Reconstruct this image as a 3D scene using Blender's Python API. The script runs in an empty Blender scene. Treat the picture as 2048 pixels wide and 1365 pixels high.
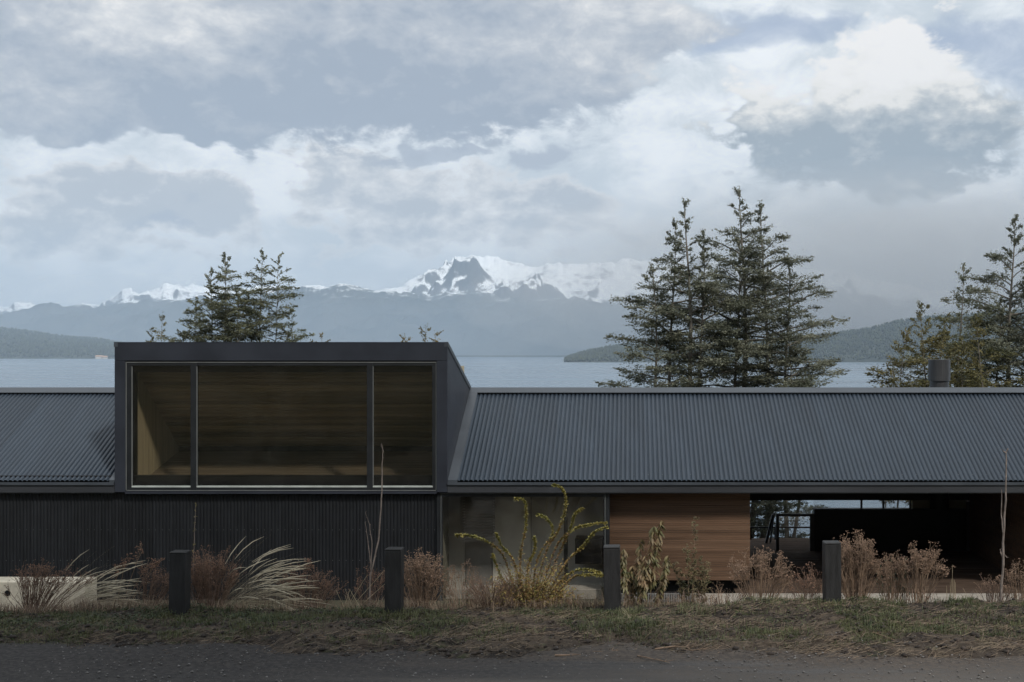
import bpy, math, random
import numpy as np
from mathutils import Vector, Matrix

R = math.radians
sc = bpy.context.scene
COL = sc.collection

# ------------------------------------------------------------------ camera
F, CX, CY = 2450.0, 1260.0, 705.0          # focal length and principal point in photo pixels (2048 wide)
EYE = 4.62                                  # eye above the patio floor (z = 0)
cam_d = bpy.data.cameras.new('camera')
cam = bpy.data.objects.new('camera', cam_d)
COL.objects.link(cam)
cam.location = (0, 0, EYE)
cam.rotation_euler = (R(90), 0, 0)
cam_d.sensor_width = 36
cam_d.lens = F / 2048 * 36
cam_d.shift_x = -(CX - 1024) / 2048
cam_d.shift_y = (CY - 682.5) / 2048
cam_d.clip_start = 0.1
cam_d.clip_end = 60000
sc.camera = cam

# ------------------------------------------------------------------ sun
SUN_TO = Vector((0.75, -1.0, 1.2)).normalized()      # towards the sun
sun_d = bpy.data.lights.new('sun', 'SUN')
sun_d.energy = 2.8
sun_d.angle = R(5)
sun_d.color = (1.0, 0.94, 0.85)
sun = bpy.data.objects.new('sun', sun_d)
COL.objects.link(sun)
sun.rotation_euler = (-SUN_TO).to_track_quat('-Z', 'Y').to_euler()

vs = sc.view_settings
vs.view_transform = 'Standard'
vs.look = 'None'
vs.exposure = 0.0
vs.gamma = 1.0
vs.use_curve_mapping = False
sc.cycles.use_denoising = True
sc.cycles.max_bounces = 5
sc.cycles.volume_bounces = 0
sc.cycles.transparent_max_bounces = 16
sc.cycles.caustics_reflective = False
sc.cycles.caustics_refractive = False


class NT:
    """small helper round a node tree"""
    def __init__(s, tree):
        s.t = tree

    def n(s, kind, **kw):
        nd = s.t.nodes.new(kind)
        for k, v in kw.items():
            setattr(nd, k, v)
        return nd

    def put(s, sock, v):
        if isinstance(v, bpy.types.NodeSocket):
            s.t.links.new(v, sock)
        else:
            sock.default_value = v

    def m(s, op, a, b=0.0, c=0.0, clamp=False):
        nd = s.n('ShaderNodeMath', operation=op)
        nd.use_clamp = clamp
        s.put(nd.inputs[0], a); s.put(nd.inputs[1], b); s.put(nd.inputs[2], c)
        return nd.outputs[0]

    def sstep(s, x, a, b):
        nd = s.n('ShaderNodeMapRange', interpolation_type='SMOOTHSTEP')
        s.put(nd.inputs['Value'], x)
        nd.inputs['From Min'].default_value = a; nd.inputs['From Max'].default_value = b
        return nd.outputs[0]

    def mix(s, f, a, b, mode='MIX'):
        nd = s.n('ShaderNodeMix', data_type='RGBA', blend_type=mode)
        s.put(nd.inputs[0], f)
        s.put(nd.inputs[6], a if isinstance(a, bpy.types.NodeSocket) else (*a, 1) if len(a) == 3 else a)
        s.put(nd.inputs[7], b if isinstance(b, bpy.types.NodeSocket) else (*b, 1) if len(b) == 3 else b)
        return nd.outputs[2]

    def noise(s, vec, scale, detail=4.0, rough=0.55, dist=0.0):
        nd = s.n('ShaderNodeTexNoise')
        if vec is not None:
            s.put(nd.inputs['Vector'], vec)
        nd.inputs['Scale'].default_value = scale
        nd.inputs['Detail'].default_value = detail
        nd.inputs['Roughness'].default_value = rough
        nd.inputs['Distortion'].default_value = dist
        return nd

    def ramp(s, x, stops, interp='LINEAR'):
        nd = s.n('ShaderNodeValToRGB')
        nd.color_ramp.interpolation = interp
        el = nd.color_ramp.elements
        while len(el) < len(stops):
            el.new(0.5)
        for e, (p, c) in zip(el, stops):
            e.position = p; e.color = (*c, 1)
        s.put(nd.inputs[0], x)
        return nd.outputs[0]


# ------------------------------------------------------------------ world: Nishita sky behind broken cloud
def build_world():
    w = bpy.data.worlds.new('World')
    sc.world = w
    w.use_nodes = True
    t = NT(w.node_tree)
    for nd in list(w.node_tree.nodes):
        w.node_tree.nodes.remove(nd)
    sky = t.n('ShaderNodeTexSky', sky_type='NISHITA')
    sky.sun_disc = False
    sky.sun_elevation = math.asin(SUN_TO.z)
    sky.sun_rotation = math.atan2(SUN_TO.x, SUN_TO.y)
    sky.altitude = 800
    clear = t.mix(1.0, sky.outputs[0], (0.085, 0.085, 0.085), 'MULTIPLY')
    tc = t.n('ShaderNodeTexCoord')
    d = tc.outputs['Generated']
    sep = t.n('ShaderNodeSeparateXYZ'); t.put(sep.inputs[0], d)
    az = t.m('ARCTAN2', sep.outputs[0], sep.outputs[1])
    el = t.m('ARCSINE', sep.outputs[2])
    vm = t.n('ShaderNodeVectorMath', operation='MULTIPLY')
    t.put(vm.inputs[0], d); vm.inputs[1].default_value = (1, 1, 1.75)
    dv = vm.outputs[0]
    warp = t.noise(dv, 13, 3, 0.62)
    ws = t.n('ShaderNodeSeparateColor'); t.put(ws.inputs[0], warp.outputs['Color'])
    u = t.m('MULTIPLY_ADD', t.m('SUBTRACT', ws.outputs[0], 0.5), 0.13, az)
    v = t.m('MULTIPLY_ADD', t.m('SUBTRACT', ws.outputs[1], 0.5), 0.070, el)
    big = t.noise(dv, 7.0, 3, 0.55).outputs[0]
    fine = t.noise(dv, 21, 8, 0.67, 0.35).outputs[0]

    cuv = t.n('ShaderNodeCombineXYZ')
    t.put(cuv.inputs[0], u); t.put(cuv.inputs[1], v)
    uv = cuv.outputs[0]

    def blob(px, py, rx, ry, amp, acc):
        """soft elliptical patch of cloud at a direction of the sky, added to acc"""
        a = (px - CX) / F
        u0, v0 = math.atan(a), math.atan((CY - py) / F / math.hypot(1, a))
        q = t.n('ShaderNodeVectorMath', operation='MULTIPLY_ADD')
        t.put(q.inputs[0], uv); q.inputs[1].default_value = (F / rx, F / ry, 0); q.inputs[2].default_value = (-u0 * F / rx, -v0 * F / ry, 0)
        dt = t.n('ShaderNodeVectorMath', operation='DOT_PRODUCT')
        t.put(dt.inputs[0], q.outputs[0]); t.put(dt.inputs[1], q.outputs[0])
        g = t.m('POWER', math.exp(-1), dt.outputs['Value'])
        return t.m('MULTIPLY_ADD', g, amp, acc)

    def total(bl):
        s = 0.0
        for b in bl:
            s = blob(*b, s)
        return s
    fn = t.m('SUBTRACT', fine, 0.5)
    bn = t.m('SUBTRACT', big, 0.5)
    wisp = t.m('SUBTRACT', t.noise(dv, 52, 3, 0.6).outputs[0], 0.5)

    def layer(blobs, kf, kb, t0, t1, kw=0.0):
        """cover of one cloud layer: patches plus broken noise, cut at a threshold"""
        f = t.m('MULTIPLY_ADD', fn, kf, total(blobs))
        f = t.m('MULTIPLY_ADD', bn, kb, f)
        if kw:
            f = t.m('MULTIPLY_ADD', wisp, kw, f)
        return t.sstep(f, t0, t1), f

    def elev(py): return math.atan((CY - py) / F)
    # far bright veil with open blue only high on the right
    base = t.mix(t.sstep(t.m('MULTIPLY_ADD', fn, 0.8, bn), -0.22, 0.16), (0.735, 0.785, 0.835), (0.555, 0.62, 0.68))
    hole, _ = layer([(1440, 75, 130, 60, 1.0), (1920, 75, 120, 55, 1.0), (2040, 150, 90, 80, .8), (1600, 40, 120, 40, .8), (40, 335, 90, 45, .40)], 0.9, 0.5, 0.30, 1.15)
    c = t.mix(t.m('MULTIPLY', hole, 0.50), base, clear)
    c = t.mix(t.m('MULTIPLY', hole, 0.5), c, (0.50, 0.56, 0.66))
    # mid grey cloud, ragged
    k1, f1 = layer([(760, 365, 170, 62, .95), (1090, 420, 150, 55, .95), (650, 300, 90, 40, .7), (330, 390, 170, 60, 1.0), (470, 435, 110, 36, .9), (80, 440, 130, 60, .8), (150, 350, 80, 40, .5),
                    (1560, 250, 120, 60, .7), (820, 470, 220, 50, .7), (1850, 480, 260, 60, .7), (1330, 470, 160, 40, .5), (300, 490, 220, 30, .5),
                    (560, 395, 34, 70, -.9), (390, 305, 150, 34, -1.0), (640, 455, 60, 26, -.5), (400, 465, 130, 14, -.5), (1280, 340, 160, 70, -.6)], 1.9, 0.8, 0.26, 0.58, 0.9)
    c1 = t.ramp(t.m('MULTIPLY_ADD', wisp, 0.5, f1), [(0.15, (0.768, 0.790, 0.809)), (0.55, (0.627, 0.661, 0.695)), (1.0, (0.486, 0.532, 0.582))])
    c = t.mix(t.m('MULTIPLY', k1, 0.90), c, c1)
    # small dark puffs
    k2, f2 = layer([(905, 296, 75, 22, 1.0), (1125, 325, 62, 34, 1.0), (1040, 320, 40, 24, .8), (820, 300, 50, 18, .6), (1240, 395, 70, 26, .35), (130, 470, 50, 26, .5), (330, 430, 60, 24, .7)], 1.8, 0.4, 0.34, 0.85, 0.5)
    c = t.mix(t.m('MULTIPLY', k2, 0.9), c, (0.45, 0.505, 0.575))
    # the great dark cloud across the top
    k3, f3 = layer([(620, 140, 330, 110, 1.1), (1030, 150, 230, 105, 1.2), (230, 120, 260, 90, .9), (350, 225, 190, 45, .7), (480, 270, 90, 35, .6), (900, 30, 400, 80, .8), (1240, 60, 160, 70, .6), (60, 60, 240, 80, .7), (60, 215, 130, 50, .7),
                    (1380, 190, 90, 60, -.6), (290, 300, 90, 26, -.5)], 1.2, 0.5, 0.24, 0.62, 0.6)
    up = t.sstep(v, elev(285), elev(30))
    sh = t.m('ADD', t.m('MULTIPLY_ADD', fn, 1.5, t.m('MULTIPLY', up, 0.34)), t.m('MULTIPLY', bn, 1.6))
    sh = t.m('ADD', sh, total([(940, 110, 90, 45, .45), (330, 60, 240, 45, .30), (1150, 60, 180, 50, .16), (70, 200, 120, 50, .35), (560, 190, 200, 60, -.22), (600, 60, 120, 50, -.15)]))
    sh = t.m('MULTIPLY_ADD', wisp, 0.6, sh)
    c3 = t.ramp(sh, [(0.0, (0.390, 0.446, 0.515)), (0.35, (0.480, 0.527, 0.582)), (0.70, (0.621, 0.656, 0.690)), (1.0, (0.791, 0.806, 0.814))])
    c = t.mix(t.m('MULTIPLY', k3, 0.96), c, c3)
    # the cumulus on the right: lit crown, grey foot
    k4, f4 = layer([(1710, 290, 225, 88, 1.15), (1775, 125, 120, 85, 1.3), (1560, 250, 110, 60, .5), (1960, 240, 120, 60, .75), (1840, 330, 110, 40, .5), (1500, 210, 60, 70, .35)], 1.4, 0.3, 0.28, 0.60, 0.8)
    up4 = t.sstep(v, elev(330), elev(70))
    sh4 = t.m('ADD', t.m('MULTIPLY_ADD', fn, 1.3, up4), t.m('MULTIPLY', wisp, 1.1))
    sh4 = t.m('ADD', sh4, total([(1800, 100, 110, 60, .35), (1560, 190, 80, 70, .25), (1700, 310, 160, 60, -.2)]))
    c4 = t.ramp(sh4, [(0.0, (0.390, 0.446, 0.494)), (0.35, (0.520, 0.564, 0.597)), (0.62, (0.701, 0.726, 0.736)), (1.0, (0.740, 0.765, 0.790))])
    c = t.mix(t.m('MULTIPLY', k4, 0.97), c, c4)
    # pale even veil of distant cloud towards the horizon
    veil = t.m('MULTIPLY', t.sstep(el, 0.115, 0.02), 0.45)
    c = t.mix(veil, c, (0.64, 0.70, 0.755))
    # the haze of the air veils the sky: its own contrast is stronger
    gain = t.n('ShaderNodeVectorMath', operation='MULTIPLY_ADD')
    t.put(gain.inputs[0], c); gain.inputs[1].default_value = (1.68, 1.63, 1.55); gain.inputs[2].default_value = (-.348, -.368, -.362)
    mxn = t.n('ShaderNodeVectorMath', operation='MAXIMUM')
    t.put(mxn.inputs[0], gain.outputs[0]); mxn.inputs[1].default_value = (.1, .12, .16)
    bg = t.n('ShaderNodeBackground')
    t.put(bg.inputs[0], mxn.outputs[0])
    bg.inputs[1].default_value = 1.2
    out = t.n('ShaderNodeOutputWorld')
    t.t.links.new(bg.outputs[0], out.inputs[0])
    w.cycles.sampling_method = 'MANUAL'
    w.cycles.sample_map_resolution = 512


build_world()


# ------------------------------------------------------------------ helpers
def P(px, py, d):
    """photo pixel and distance -> place"""
    return Vector(((px - CX) / F * d, d, EYE - (py - CY) / F * d))


def PX(px, d):
    return (px - CX) / F * d


def PZ(py, d):
    return EYE - (py - CY) / F * d


def tag(o, label=None, cat=None, group=None, kind=None):
    if label: o['label'] = label
    if cat: o['category'] = cat
    if group: o['group'] = group
    if kind: o['kind'] = kind
    return o


def empty(name, loc):
    o = bpy.data.objects.new(name, None)
    o.empty_display_size = 0.2
    o.location = loc
    COL.objects.link(o)
    return o


def link(name, me, mat, parent=None, smooth=False):
    if mat is not None and not me.materials:
        for m_ in (mat if isinstance(mat, (list, tuple)) else [mat]):
            me.materials.append(m_)
    o = bpy.data.objects.new(name, me)
    COL.objects.link(o)
    if parent is not None:
        o.parent = parent
        # meshes are written in world coordinates; undo the parents' places
        off = Vector((0, 0, 0)); q = parent
        while q is not None:
            if q.type == 'EMPTY':
                off += q.location
            q = q.parent
        if parent.type == 'EMPTY':
            o.matrix_parent_inverse = Matrix.Translation(-off)
        else:
            o.matrix_parent_inverse = Matrix.Identity(4)
    if smooth and len(me.polygons):
        me.polygons.foreach_set('use_smooth', np.ones(len(me.polygons), dtype=bool))
    return o


class MB:
    def __init__(s):
        s.v = []; s.f = []

    def box(s, x0, x1, y0, y1, z0, z1):
        n = len(s.v)
        s.v += [(x0, y0, z0), (x1, y0, z0), (x1, y1, z0), (x0, y1, z0), (x0, y0, z1), (x1, y0, z1), (x1, y1, z1), (x0, y1, z1)]
        s.f += [tuple(n + i for i in q) for q in ((0, 3, 2, 1), (4, 5, 6, 7), (0, 1, 5, 4), (1, 2, 6, 5), (2, 3, 7, 6), (3, 0, 4, 7))]
        return s

    def bbox(s, x0, x1, y0, y1, z0, z1, b=0.008):
        """box with chamfered edges"""
        n = len(s.v)
        for zi, z in ((0, z0), (1, z1)):
            for k in range(2):
                zz = z + (b if zi == 0 else -b) * (1 if (k == 1) == (zi == 0) else 0)
                i = b if zz in (z0, z1) else 0.0
                for (x, sx) in ((x0, 1), (x1, -1)):
                    pass
        # rings: bottom inset, bottom full, top full, top inset (8-gons)
        for zz, ins in ((z0, b), (z0 + b, 0), (z1 - b, 0), (z1, b)):
            a0, a1, c0, c1 = x0 + ins, x1 - ins, y0 + ins, y1 - ins
            s.v += [(a0 + b, c0, zz), (a1 - b, c0, zz), (a1, c0 + b, zz), (a1, c1 - b, zz),
                    (a1 - b, c1, zz), (a0 + b, c1, zz), (a0, c1 - b, zz), (a0, c0 + b, zz)]
        for r in range(3):
            for k in range(8):
                a = n + r * 8 + k; c = n + r * 8 + (k + 1) % 8
                s.f.append((a, c, c + 8, a + 8))
        s.f.append(tuple(n + k for k in range(7, -1, -1)))
        s.f.append(tuple(n + 24 + k for k in range(8)))
        return s

    def prism(s, pts, x0, x1):
        """(y, z) outline swept along x"""
        n = len(s.v); k = len(pts)
        s.v += [(x0, y, z) for y, z in pts] + [(x1, y, z) for y, z in pts]
        s.f.append(tuple(n + i for i in range(k)))
        s.f.append(tuple(n + k + i for i in range(k - 1, -1, -1)))
        for i in range(k):
            j = (i + 1) % k
            s.f.append((n + i, n + k + i, n + k + j, n + j))
        return s

    def quad(s, a, b, c, d):
        n = len(s.v)
        s.v += [tuple(a), tuple(b), tuple(c), tuple(d)]
        s.f.append((n, n + 1, n + 2, n + 3))
        return s

    def tube(s, path, radii, n=5, cap=True):
        base = len(s.v)
        path = [Vector(p) for p in path]
        up = Vector((0.31, 0.2, 0.93))
        for i, p in enumerate(path):
            t_ = (path[min(i + 1, len(path) - 1)] - path[max(i - 1, 0)])
            if t_.length < 1e-9: t_ = Vector((0, 0, 1))
            t_.normalize()
            a = t_.cross(up)
            if a.length < 1e-3: a = t_.cross(Vector((1, 0, 0)))
            a.normalize(); b = t_.cross(a)
            r = radii[i] if isinstance(radii, (list, tuple)) else radii
            for k in range(n):
                q = 2 * math.pi * k / n
                s.v.append(tuple(p + a * (r * math.cos(q)) + b * (r * math.sin(q))))
        for i in range(len(path) - 1):
            for k in range(n):
                k2 = (k + 1) % n
                s.f.append((base + i * n + k, base + i * n + k2, base + (i + 1) * n + k2, base + (i + 1) * n + k))
        if cap:
            s.f.append(tuple(base + k for k in range(n - 1, -1, -1)))
            s.f.append(tuple(base + (len(path) - 1) * n + k for k in range(n)))
        return s

    def ribbon(s, path, widths, side):
        base = len(s.v)
        for p, w in zip(path, widths):
            p = Vector(p)
            s.v += [tuple(p - side * w * .5), tuple(p + side * w * .5)]
        for i in range(len(path) - 1):
            s.f.append((base + 2 * i, base + 2 * i + 1, base + 2 * i + 3, base + 2 * i + 2))
        return s

    def lump(s, c, r, rnd, sq=0.8):
        """small eight-sided lump, 12 to 16 triangles"""
        n = len(s.v)
        c = Vector(c)
        k = 5
        s.v.append(tuple(c + Vector((0, 0, r * sq))))
        for i in range(k):
            q = 2 * math.pi * (i + rnd.random() * .5) / k
            rr = r * rnd.uniform(.7, 1.15)
            s.v.append(tuple(c + Vector((rr * math.cos(q), rr * math.sin(q), r * rnd.uniform(-.25, .25)))))
        s.v.append(tuple(c - Vector((0, 0, r * sq * .8))))
        for i in range(k):
            j = (i + 1) % k
            s.f.append((n, n + 1 + i, n + 1 + j))
            s.f.append((n + k + 1, n + 1 + j, n + 1 + i))
        return s

    def build(s, name, mat, parent=None, smooth=False):
        me = bpy.data.meshes.new(name)
        me.from_pydata(s.v, [], s.f)
        me.update()
        return link(name, me, mat, parent, smooth)


def mesh_np(name, V, Q):
    """numpy vertices and faces (n x 3 or n x 4)"""
    me = bpy.data.meshes.new(name)
    V = np.ascontiguousarray(V, dtype=np.float32); Q = np.ascontiguousarray(Q, dtype=np.int32)
    k = Q.shape[1]
    me.vertices.add(len(V)); me.vertices.foreach_set('co', V.ravel())
    me.loops.add(Q.size); me.loops.foreach_set('vertex_index', Q.ravel())
    me.polygons.add(len(Q))
    me.polygons.foreach_set('loop_start', np.arange(0, Q.size, k, dtype=np.int32))
    me.update(calc_edges=True)
    return me


def grid_faces(nu, nv):
    i = np.arange(nu - 1)[:, None] * nv + np.arange(nv - 1)[None, :]
    return np.stack([i, i + nv, i + nv + 1, i + 1], -1).reshape(-1, 4)


# numpy noise
def _hash(ix, iy, seed):
    h = (ix.astype(np.int64) * 374761393 + iy.astype(np.int64) * 668265263 + seed * 982451653) & 0x7fffffff
    h = (h ^ (h >> 13)) * 1274126177 & 0x7fffffff
    return ((h ^ (h >> 16)) & 0xffff) / 65535.0


def vnoise(x, y, seed=0):
    x = np.asarray(x, dtype=float); y = np.asarray(y, dtype=float)
    ix = np.floor(x); iy = np.floor(y)
    fx = x - ix; fy = y - iy
    fx = fx * fx * fx * (fx * (fx * 6 - 15) + 10); fy = fy * fy * fy * (fy * (fy * 6 - 15) + 10)
    a = _hash(ix, iy, seed); b = _hash(ix + 1, iy, seed); c = _hash(ix, iy + 1, seed); d = _hash(ix + 1, iy + 1, seed)
    return (a * (1 - fx) + b * fx) * (1 - fy) + (c * (1 - fx) + d * fx) * fy


def fbm(x, y, oct=5, seed=0, gain=.5):
    s = 0; a = 1; n = 0
    for o in range(oct):
        s = s + a * (vnoise(x * 2 ** o + 17.3 * o, y * 2 ** o - 9.1 * o, seed + o) * 2 - 1); n += a; a *= gain
    return s / n


def ridged(x, y, oct=6, seed=0, gain=.5):
    s = 0; a = 1; n = 0; w = 1
    for o in range(oct):
        r = 1 - np.abs(vnoise(x * 2 ** o + 7.7 * o, y * 2 ** o + 3.1 * o, seed + o) * 2 - 1)
        r = r * r * w
        w = np.clip(r * 1.6, 0, 1)
        s = s + a * r; n += a; a *= gain
    return s / n


# ------------------------------------------------------------------ materials
def mat(name, col, rough=0.6, var=0.15, scale=8.0, bump=0.0, bscale=None, spec=0.5, metal=0.0, col2=None, coords='Object', stretch=None, island=0.0, trans=0.0, detail=5.0):
    m = bpy.data.materials.new(name)
    m.use_nodes = True
    t = NT(m.node_tree)
    b = m.node_tree.nodes['Principled BSDF']
    tc = t.n('ShaderNodeTexCoord')
    vec = tc.outputs[coords]
    if stretch:
        mp = t.n('ShaderNodeMapping'); t.put(mp.inputs[0], vec); mp.inputs['Scale'].default_value = stretch
        vec = mp.outputs[0]
    nz = t.noise(vec, scale, detail, 0.6)
    f = t.sstep(nz.outputs[0], 0.3, 0.7)
    lo = tuple(max(0, c * (1 - var)) for c in col)
    hi = tuple(min(1, c * (1 + var)) for c in col) if col2 is None else col2
    c = t.mix(f, lo, hi)
    if island > 0:
        g = t.n('ShaderNodeNewGeometry')
        k = t.m('MULTIPLY_ADD', g.outputs['Random Per Island'], 2 * island, 1 - island)
        vmn = t.n('ShaderNodeVectorMath', operation='SCALE')
        t.put(vmn.inputs[0], c); t.put(vmn.inputs['Scale'], k)
        c = vmn.outputs[0]
    t.put(b.inputs['Base Color'], c)
    b.inputs['Roughness'].default_value = rough
    t.put(b.inputs['Roughness'], t.m('MULTIPLY_ADD', t.m('SUBTRACT', nz.outputs[0], 0.5), 0.25, rough))
    b.inputs['Specular IOR Level'].default_value = spec
    b.inputs['Metallic'].default_value = metal
    if bump > 0:
        bn = t.noise(vec, bscale or scale * 4, 6, 0.6)
        bp = t.n('ShaderNodeBump'); bp.inputs['Strength'].default_value = bump; bp.inputs['Distance'].default_value = 0.02
        t.put(bp.inputs['Height'], bn.outputs[0]); t.put(b.inputs['Normal'], bp.outputs[0])
    if trans > 0:
        out = m.node_tree.nodes['Material Output']
        tr = t.n('ShaderNodeBsdfTranslucent'); t.put(tr.inputs[0], c)
        mx = t.n('ShaderNodeMixShader'); mx.inputs[0].default_value = trans
        t.t.links.new(b.outputs[0], mx.inputs[1]); t.t.links.new(tr.outputs[0], mx.inputs[2])
        t.t.links.new(mx.outputs[0], out.inputs[0])
    return m


def glass_mat(name, tint, reflect=1.0, ior=1.5, grime=0.0):
    """thin architectural glass: fresnel mix of clear transmission and mirror"""
    m = bpy.data.materials.new(name)
    m.use_nodes = True
    t = NT(m.node_tree)
    for nd in list(m.node_tree.nodes): m.node_tree.nodes.remove(nd)
    tr = t.n('ShaderNodeBsdfTransparent'); tr.inputs[0].default_value = (*tint, 1)
    gl = t.n('ShaderNodeBsdfGlossy'); gl.inputs['Roughness'].default_value = 0.015
    g = t.n('ShaderNodeNewGeometry')
    dp = t.n('ShaderNodeVectorMath', operation='DOT_PRODUCT')
    t.put(dp.inputs[0], g.outputs['Incoming']); t.put(dp.inputs[1], g.outputs['True Normal'])
    k = t.m('SUBTRACT', 1.0, t.m('ABSOLUTE', dp.outputs['Value']), clamp=True)
    fres = t.m('MULTIPLY_ADD', t.m('POWER', k, 5.0), .96, .04)
    tc = t.n('ShaderNodeTexCoord')
    nz = t.noise(tc.outputs['Object'], 0.8, 2, 0.5)
    bp = t.n('ShaderNodeBump'); bp.inputs['Strength'].default_value = 0.03; bp.inputs['Distance'].default_value = 0.05
    t.put(bp.inputs['Height'], nz.outputs[0]); t.put(gl.inputs['Normal'], bp.outputs[0])
    mx = t.n('ShaderNodeMixShader')
    t.put(mx.inputs[0], t.m('MULTIPLY', fres, reflect, clamp=True))
    t.t.links.new(tr.outputs[0], mx.inputs[1]); t.t.links.new(gl.outputs[0], mx.inputs[2])
    last = mx.outputs[0]
    if grime > 0:
        df = t.n('ShaderNodeBsdfDiffuse'); df.inputs[0].default_value = (.5, .5, .47, 1)
        gz = t.noise(tc.outputs['Object'], 2.2, 6, 0.65)
        m2 = t.n('ShaderNodeMixShader')
        t.put(m2.inputs[0], t.m('MULTIPLY', t.sstep(gz.outputs[0], .35, .8), grime))
        t.t.links.new(last, m2.inputs[1]); t.t.links.new(df.outputs[0], m2.inputs[2])
        last = m2.outputs[0]
    out = t.n('ShaderNodeOutputMaterial')
    t.t.links.new(last, out.inputs[0])
    return m


M = {}
M['roof'] = mat('roof_metal', (0.026, 0.038, 0.055), 0.45, 0.14, 1.6, 0.0, spec=0.5, stretch=(1, .35, .35))
def weathered(m, amount, streak=0.12):
    """each sheet a little lighter or darker, with faint run-off streaks along its length"""
    t = NT(m.node_tree); b = m.node_tree.nodes['Principled BSDF']
    src = b.inputs['Base Color'].links[0].from_socket
    oi = t.n('ShaderNodeObjectInfo'); tc = t.n('ShaderNodeTexCoord')
    mp = t.n('ShaderNodeMapping'); t.put(mp.inputs[0], tc.outputs['Object']); mp.inputs['Scale'].default_value = (9, .5, 1)
    ad = t.n('ShaderNodeVectorMath', operation='ADD'); t.put(ad.inputs[0], mp.outputs[0]); t.put(ad.inputs[1], oi.outputs['Location'])
    nz = t.noise(ad.outputs[0], 1.6, 6, .65).outputs[0]
    k = t.m('ADD', t.m('MULTIPLY_ADD', t.m('SUBTRACT', oi.outputs['Random'], .5), amount * 2, 1.0), t.m('MULTIPLY', t.m('SUBTRACT', nz, .5), streak * 4))
    sc_ = t.n('ShaderNodeVectorMath', operation='SCALE'); t.put(sc_.inputs[0], src); t.put(sc_.inputs['Scale'], k)
    t.put(b.inputs['Base Color'], sc_.outputs[0])
    t.put(b.inputs['Roughness'], t.m('MULTIPLY_ADD', nz, .3, .30))


weathered(M['roof'], .07)
M['wall_metal'] = mat('wall_metal', (0.012, 0.0135, 0.0165), 0.45, 0.25, 1.2, 0.0, spec=0.4, stretch=(1, 1, .4))
weathered(M['wall_metal'], .18, .22)
M['trim'] = mat('trim_metal', (0.055, 0.064, 0.077), 0.40, 0.12, 2.0, spec=0.5)
M['fascia'] = mat('fascia_metal', (0.040, 0.043, 0.050), 0.42, 0.15, 1.2, spec=0.5, stretch=(.5, 1, 1))
M['box'] = mat('box_metal', (0.025, 0.029, 0.040), 0.42, 0.22, 0.9, spec=0.45)
M['frame'] = mat('window_frame', (0.016, 0.018, 0.021), 0.38, 0.2, 3, spec=0.5)
M['bead'] = mat('window_bead', (0.16, 0.17, 0.17), 0.35, 0.12, 5, spec=0.5)
M['sill'] = mat('pale_sill', (0.42, 0.46, 0.44), 0.5, 0.15, 4)
M['black'] = mat('black_paint', (0.010, 0.010, 0.011), 0.55, 0.3, 3, spec=0.3)
M['steel'] = mat('black_steel', (0.014, 0.014, 0.016), 0.4, 0.3, 6, spec=0.5)
M['larch'] = mat('reddish_timber', (0.155, 0.070, 0.032), 0.55, 0.30, 2.0, 0.15, 30, stretch=(.25, 3, 6), island=0.0, spec=0.3)
M['pale_wood'] = mat('pale_timber', (0.30, 0.25, 0.145), 0.55, 0.22, 2.2, 0.1, 30, stretch=(.3, .6, 4), spec=0.3)
M['pale_wood_v'] = mat('pale_upright_timber', (0.44, 0.38, 0.26), 0.55, 0.18, 2.2, 0.1, 30, stretch=(4, 4, .25), spec=0.3)
M['deck'] = mat('dark_deck', (0.085, 0.060, 0.046), 0.85, 0.3, 3, 0.2, 30, stretch=(.3, 3, 1), spec=.1)
M['plaster'] = mat('olive_panel', (0.20, 0.19, 0.145), 0.7, 0.12, 1.0)
M['concrete'] = mat('concrete', (0.34, 0.31, 0.27), 0.85, 0.22, 3.0, 0.35, 40)
M['white_conc'] = mat('pale_block', (0.60, 0.55, 0.45), 0.85, 0.20, 4.0, 0.4, 30)
M['glass_dark'] = glass_mat('dark_glass', (0.86, 0.85, 0.82), 1.6, grime=0.012)
M['glass'] = glass_mat('clear_glass', (0.95, 0.95, 0.945), 1.5, grime=0.03)
M['chimney'] = mat('chimney_metal', (0.040, 0.041, 0.044), 0.38, 0.45, 3.0, 0.1, 20, stretch=(1, 1, .3))
M['post'] = mat('black_timber_post', (0.023, 0.023, 0.024), 0.6, 0.35, 5, 0.3, 40, stretch=(2, 2, .4), spec=0.35)
M['grate'] = mat('galvanised_grate', (0.33, 0.33, 0.33), 0.45, 0.2, 8, metal=0.4)

# ------------------------------------------------------------------ ground heights
LAKE_Z = EYE - 40.0


def smooth(a, b, x):
    t_ = np.clip((x - a) / (b - a), 0, 1)
    return t_ * t_ * (3 - 2 * t_)


ROAD_Z = 0.56


def ground_h(x, y):
    """height of the planted verge and its drop to the house"""
    x = np.asarray(x, dtype=float); y = np.asarray(y, dtype=float)
    side = smooth(-9, 6, x)
    crest = 0.47 + 0.20 * side
    n1 = fbm(x * .9, y * 1.3, 4, 3) * .10
    n2 = fbm(x * 4.2, y * 5.0, 4, 11, .65) * .065
    edge = 16.35 + .15 * smooth(-7, 1.5, x) + .55 * fbm(x * .35, x * 0 + 3.3, 3, 5) + .38 * fbm(x * 1.3, y * .6, 4, 8, .6)
    rise = smooth(edge - .15, edge + .9, y)
    back = smooth(19.35, 21.2, y)
    h = ROAD_Z - .045 + rise * .105 + (crest - ROAD_Z - .06) * smooth(17.2, 19.0, y) + (n1 + n2) * smooth(edge - .2, edge + .7, y)
    low = -0.06 - .02 * side
    return h * (1 - back) + (low + n2 * .4 * (1 - side)) * back


def gz(x, y):
    return float(ground_h(np.array([x]), np.array([y]))[0])


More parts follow.
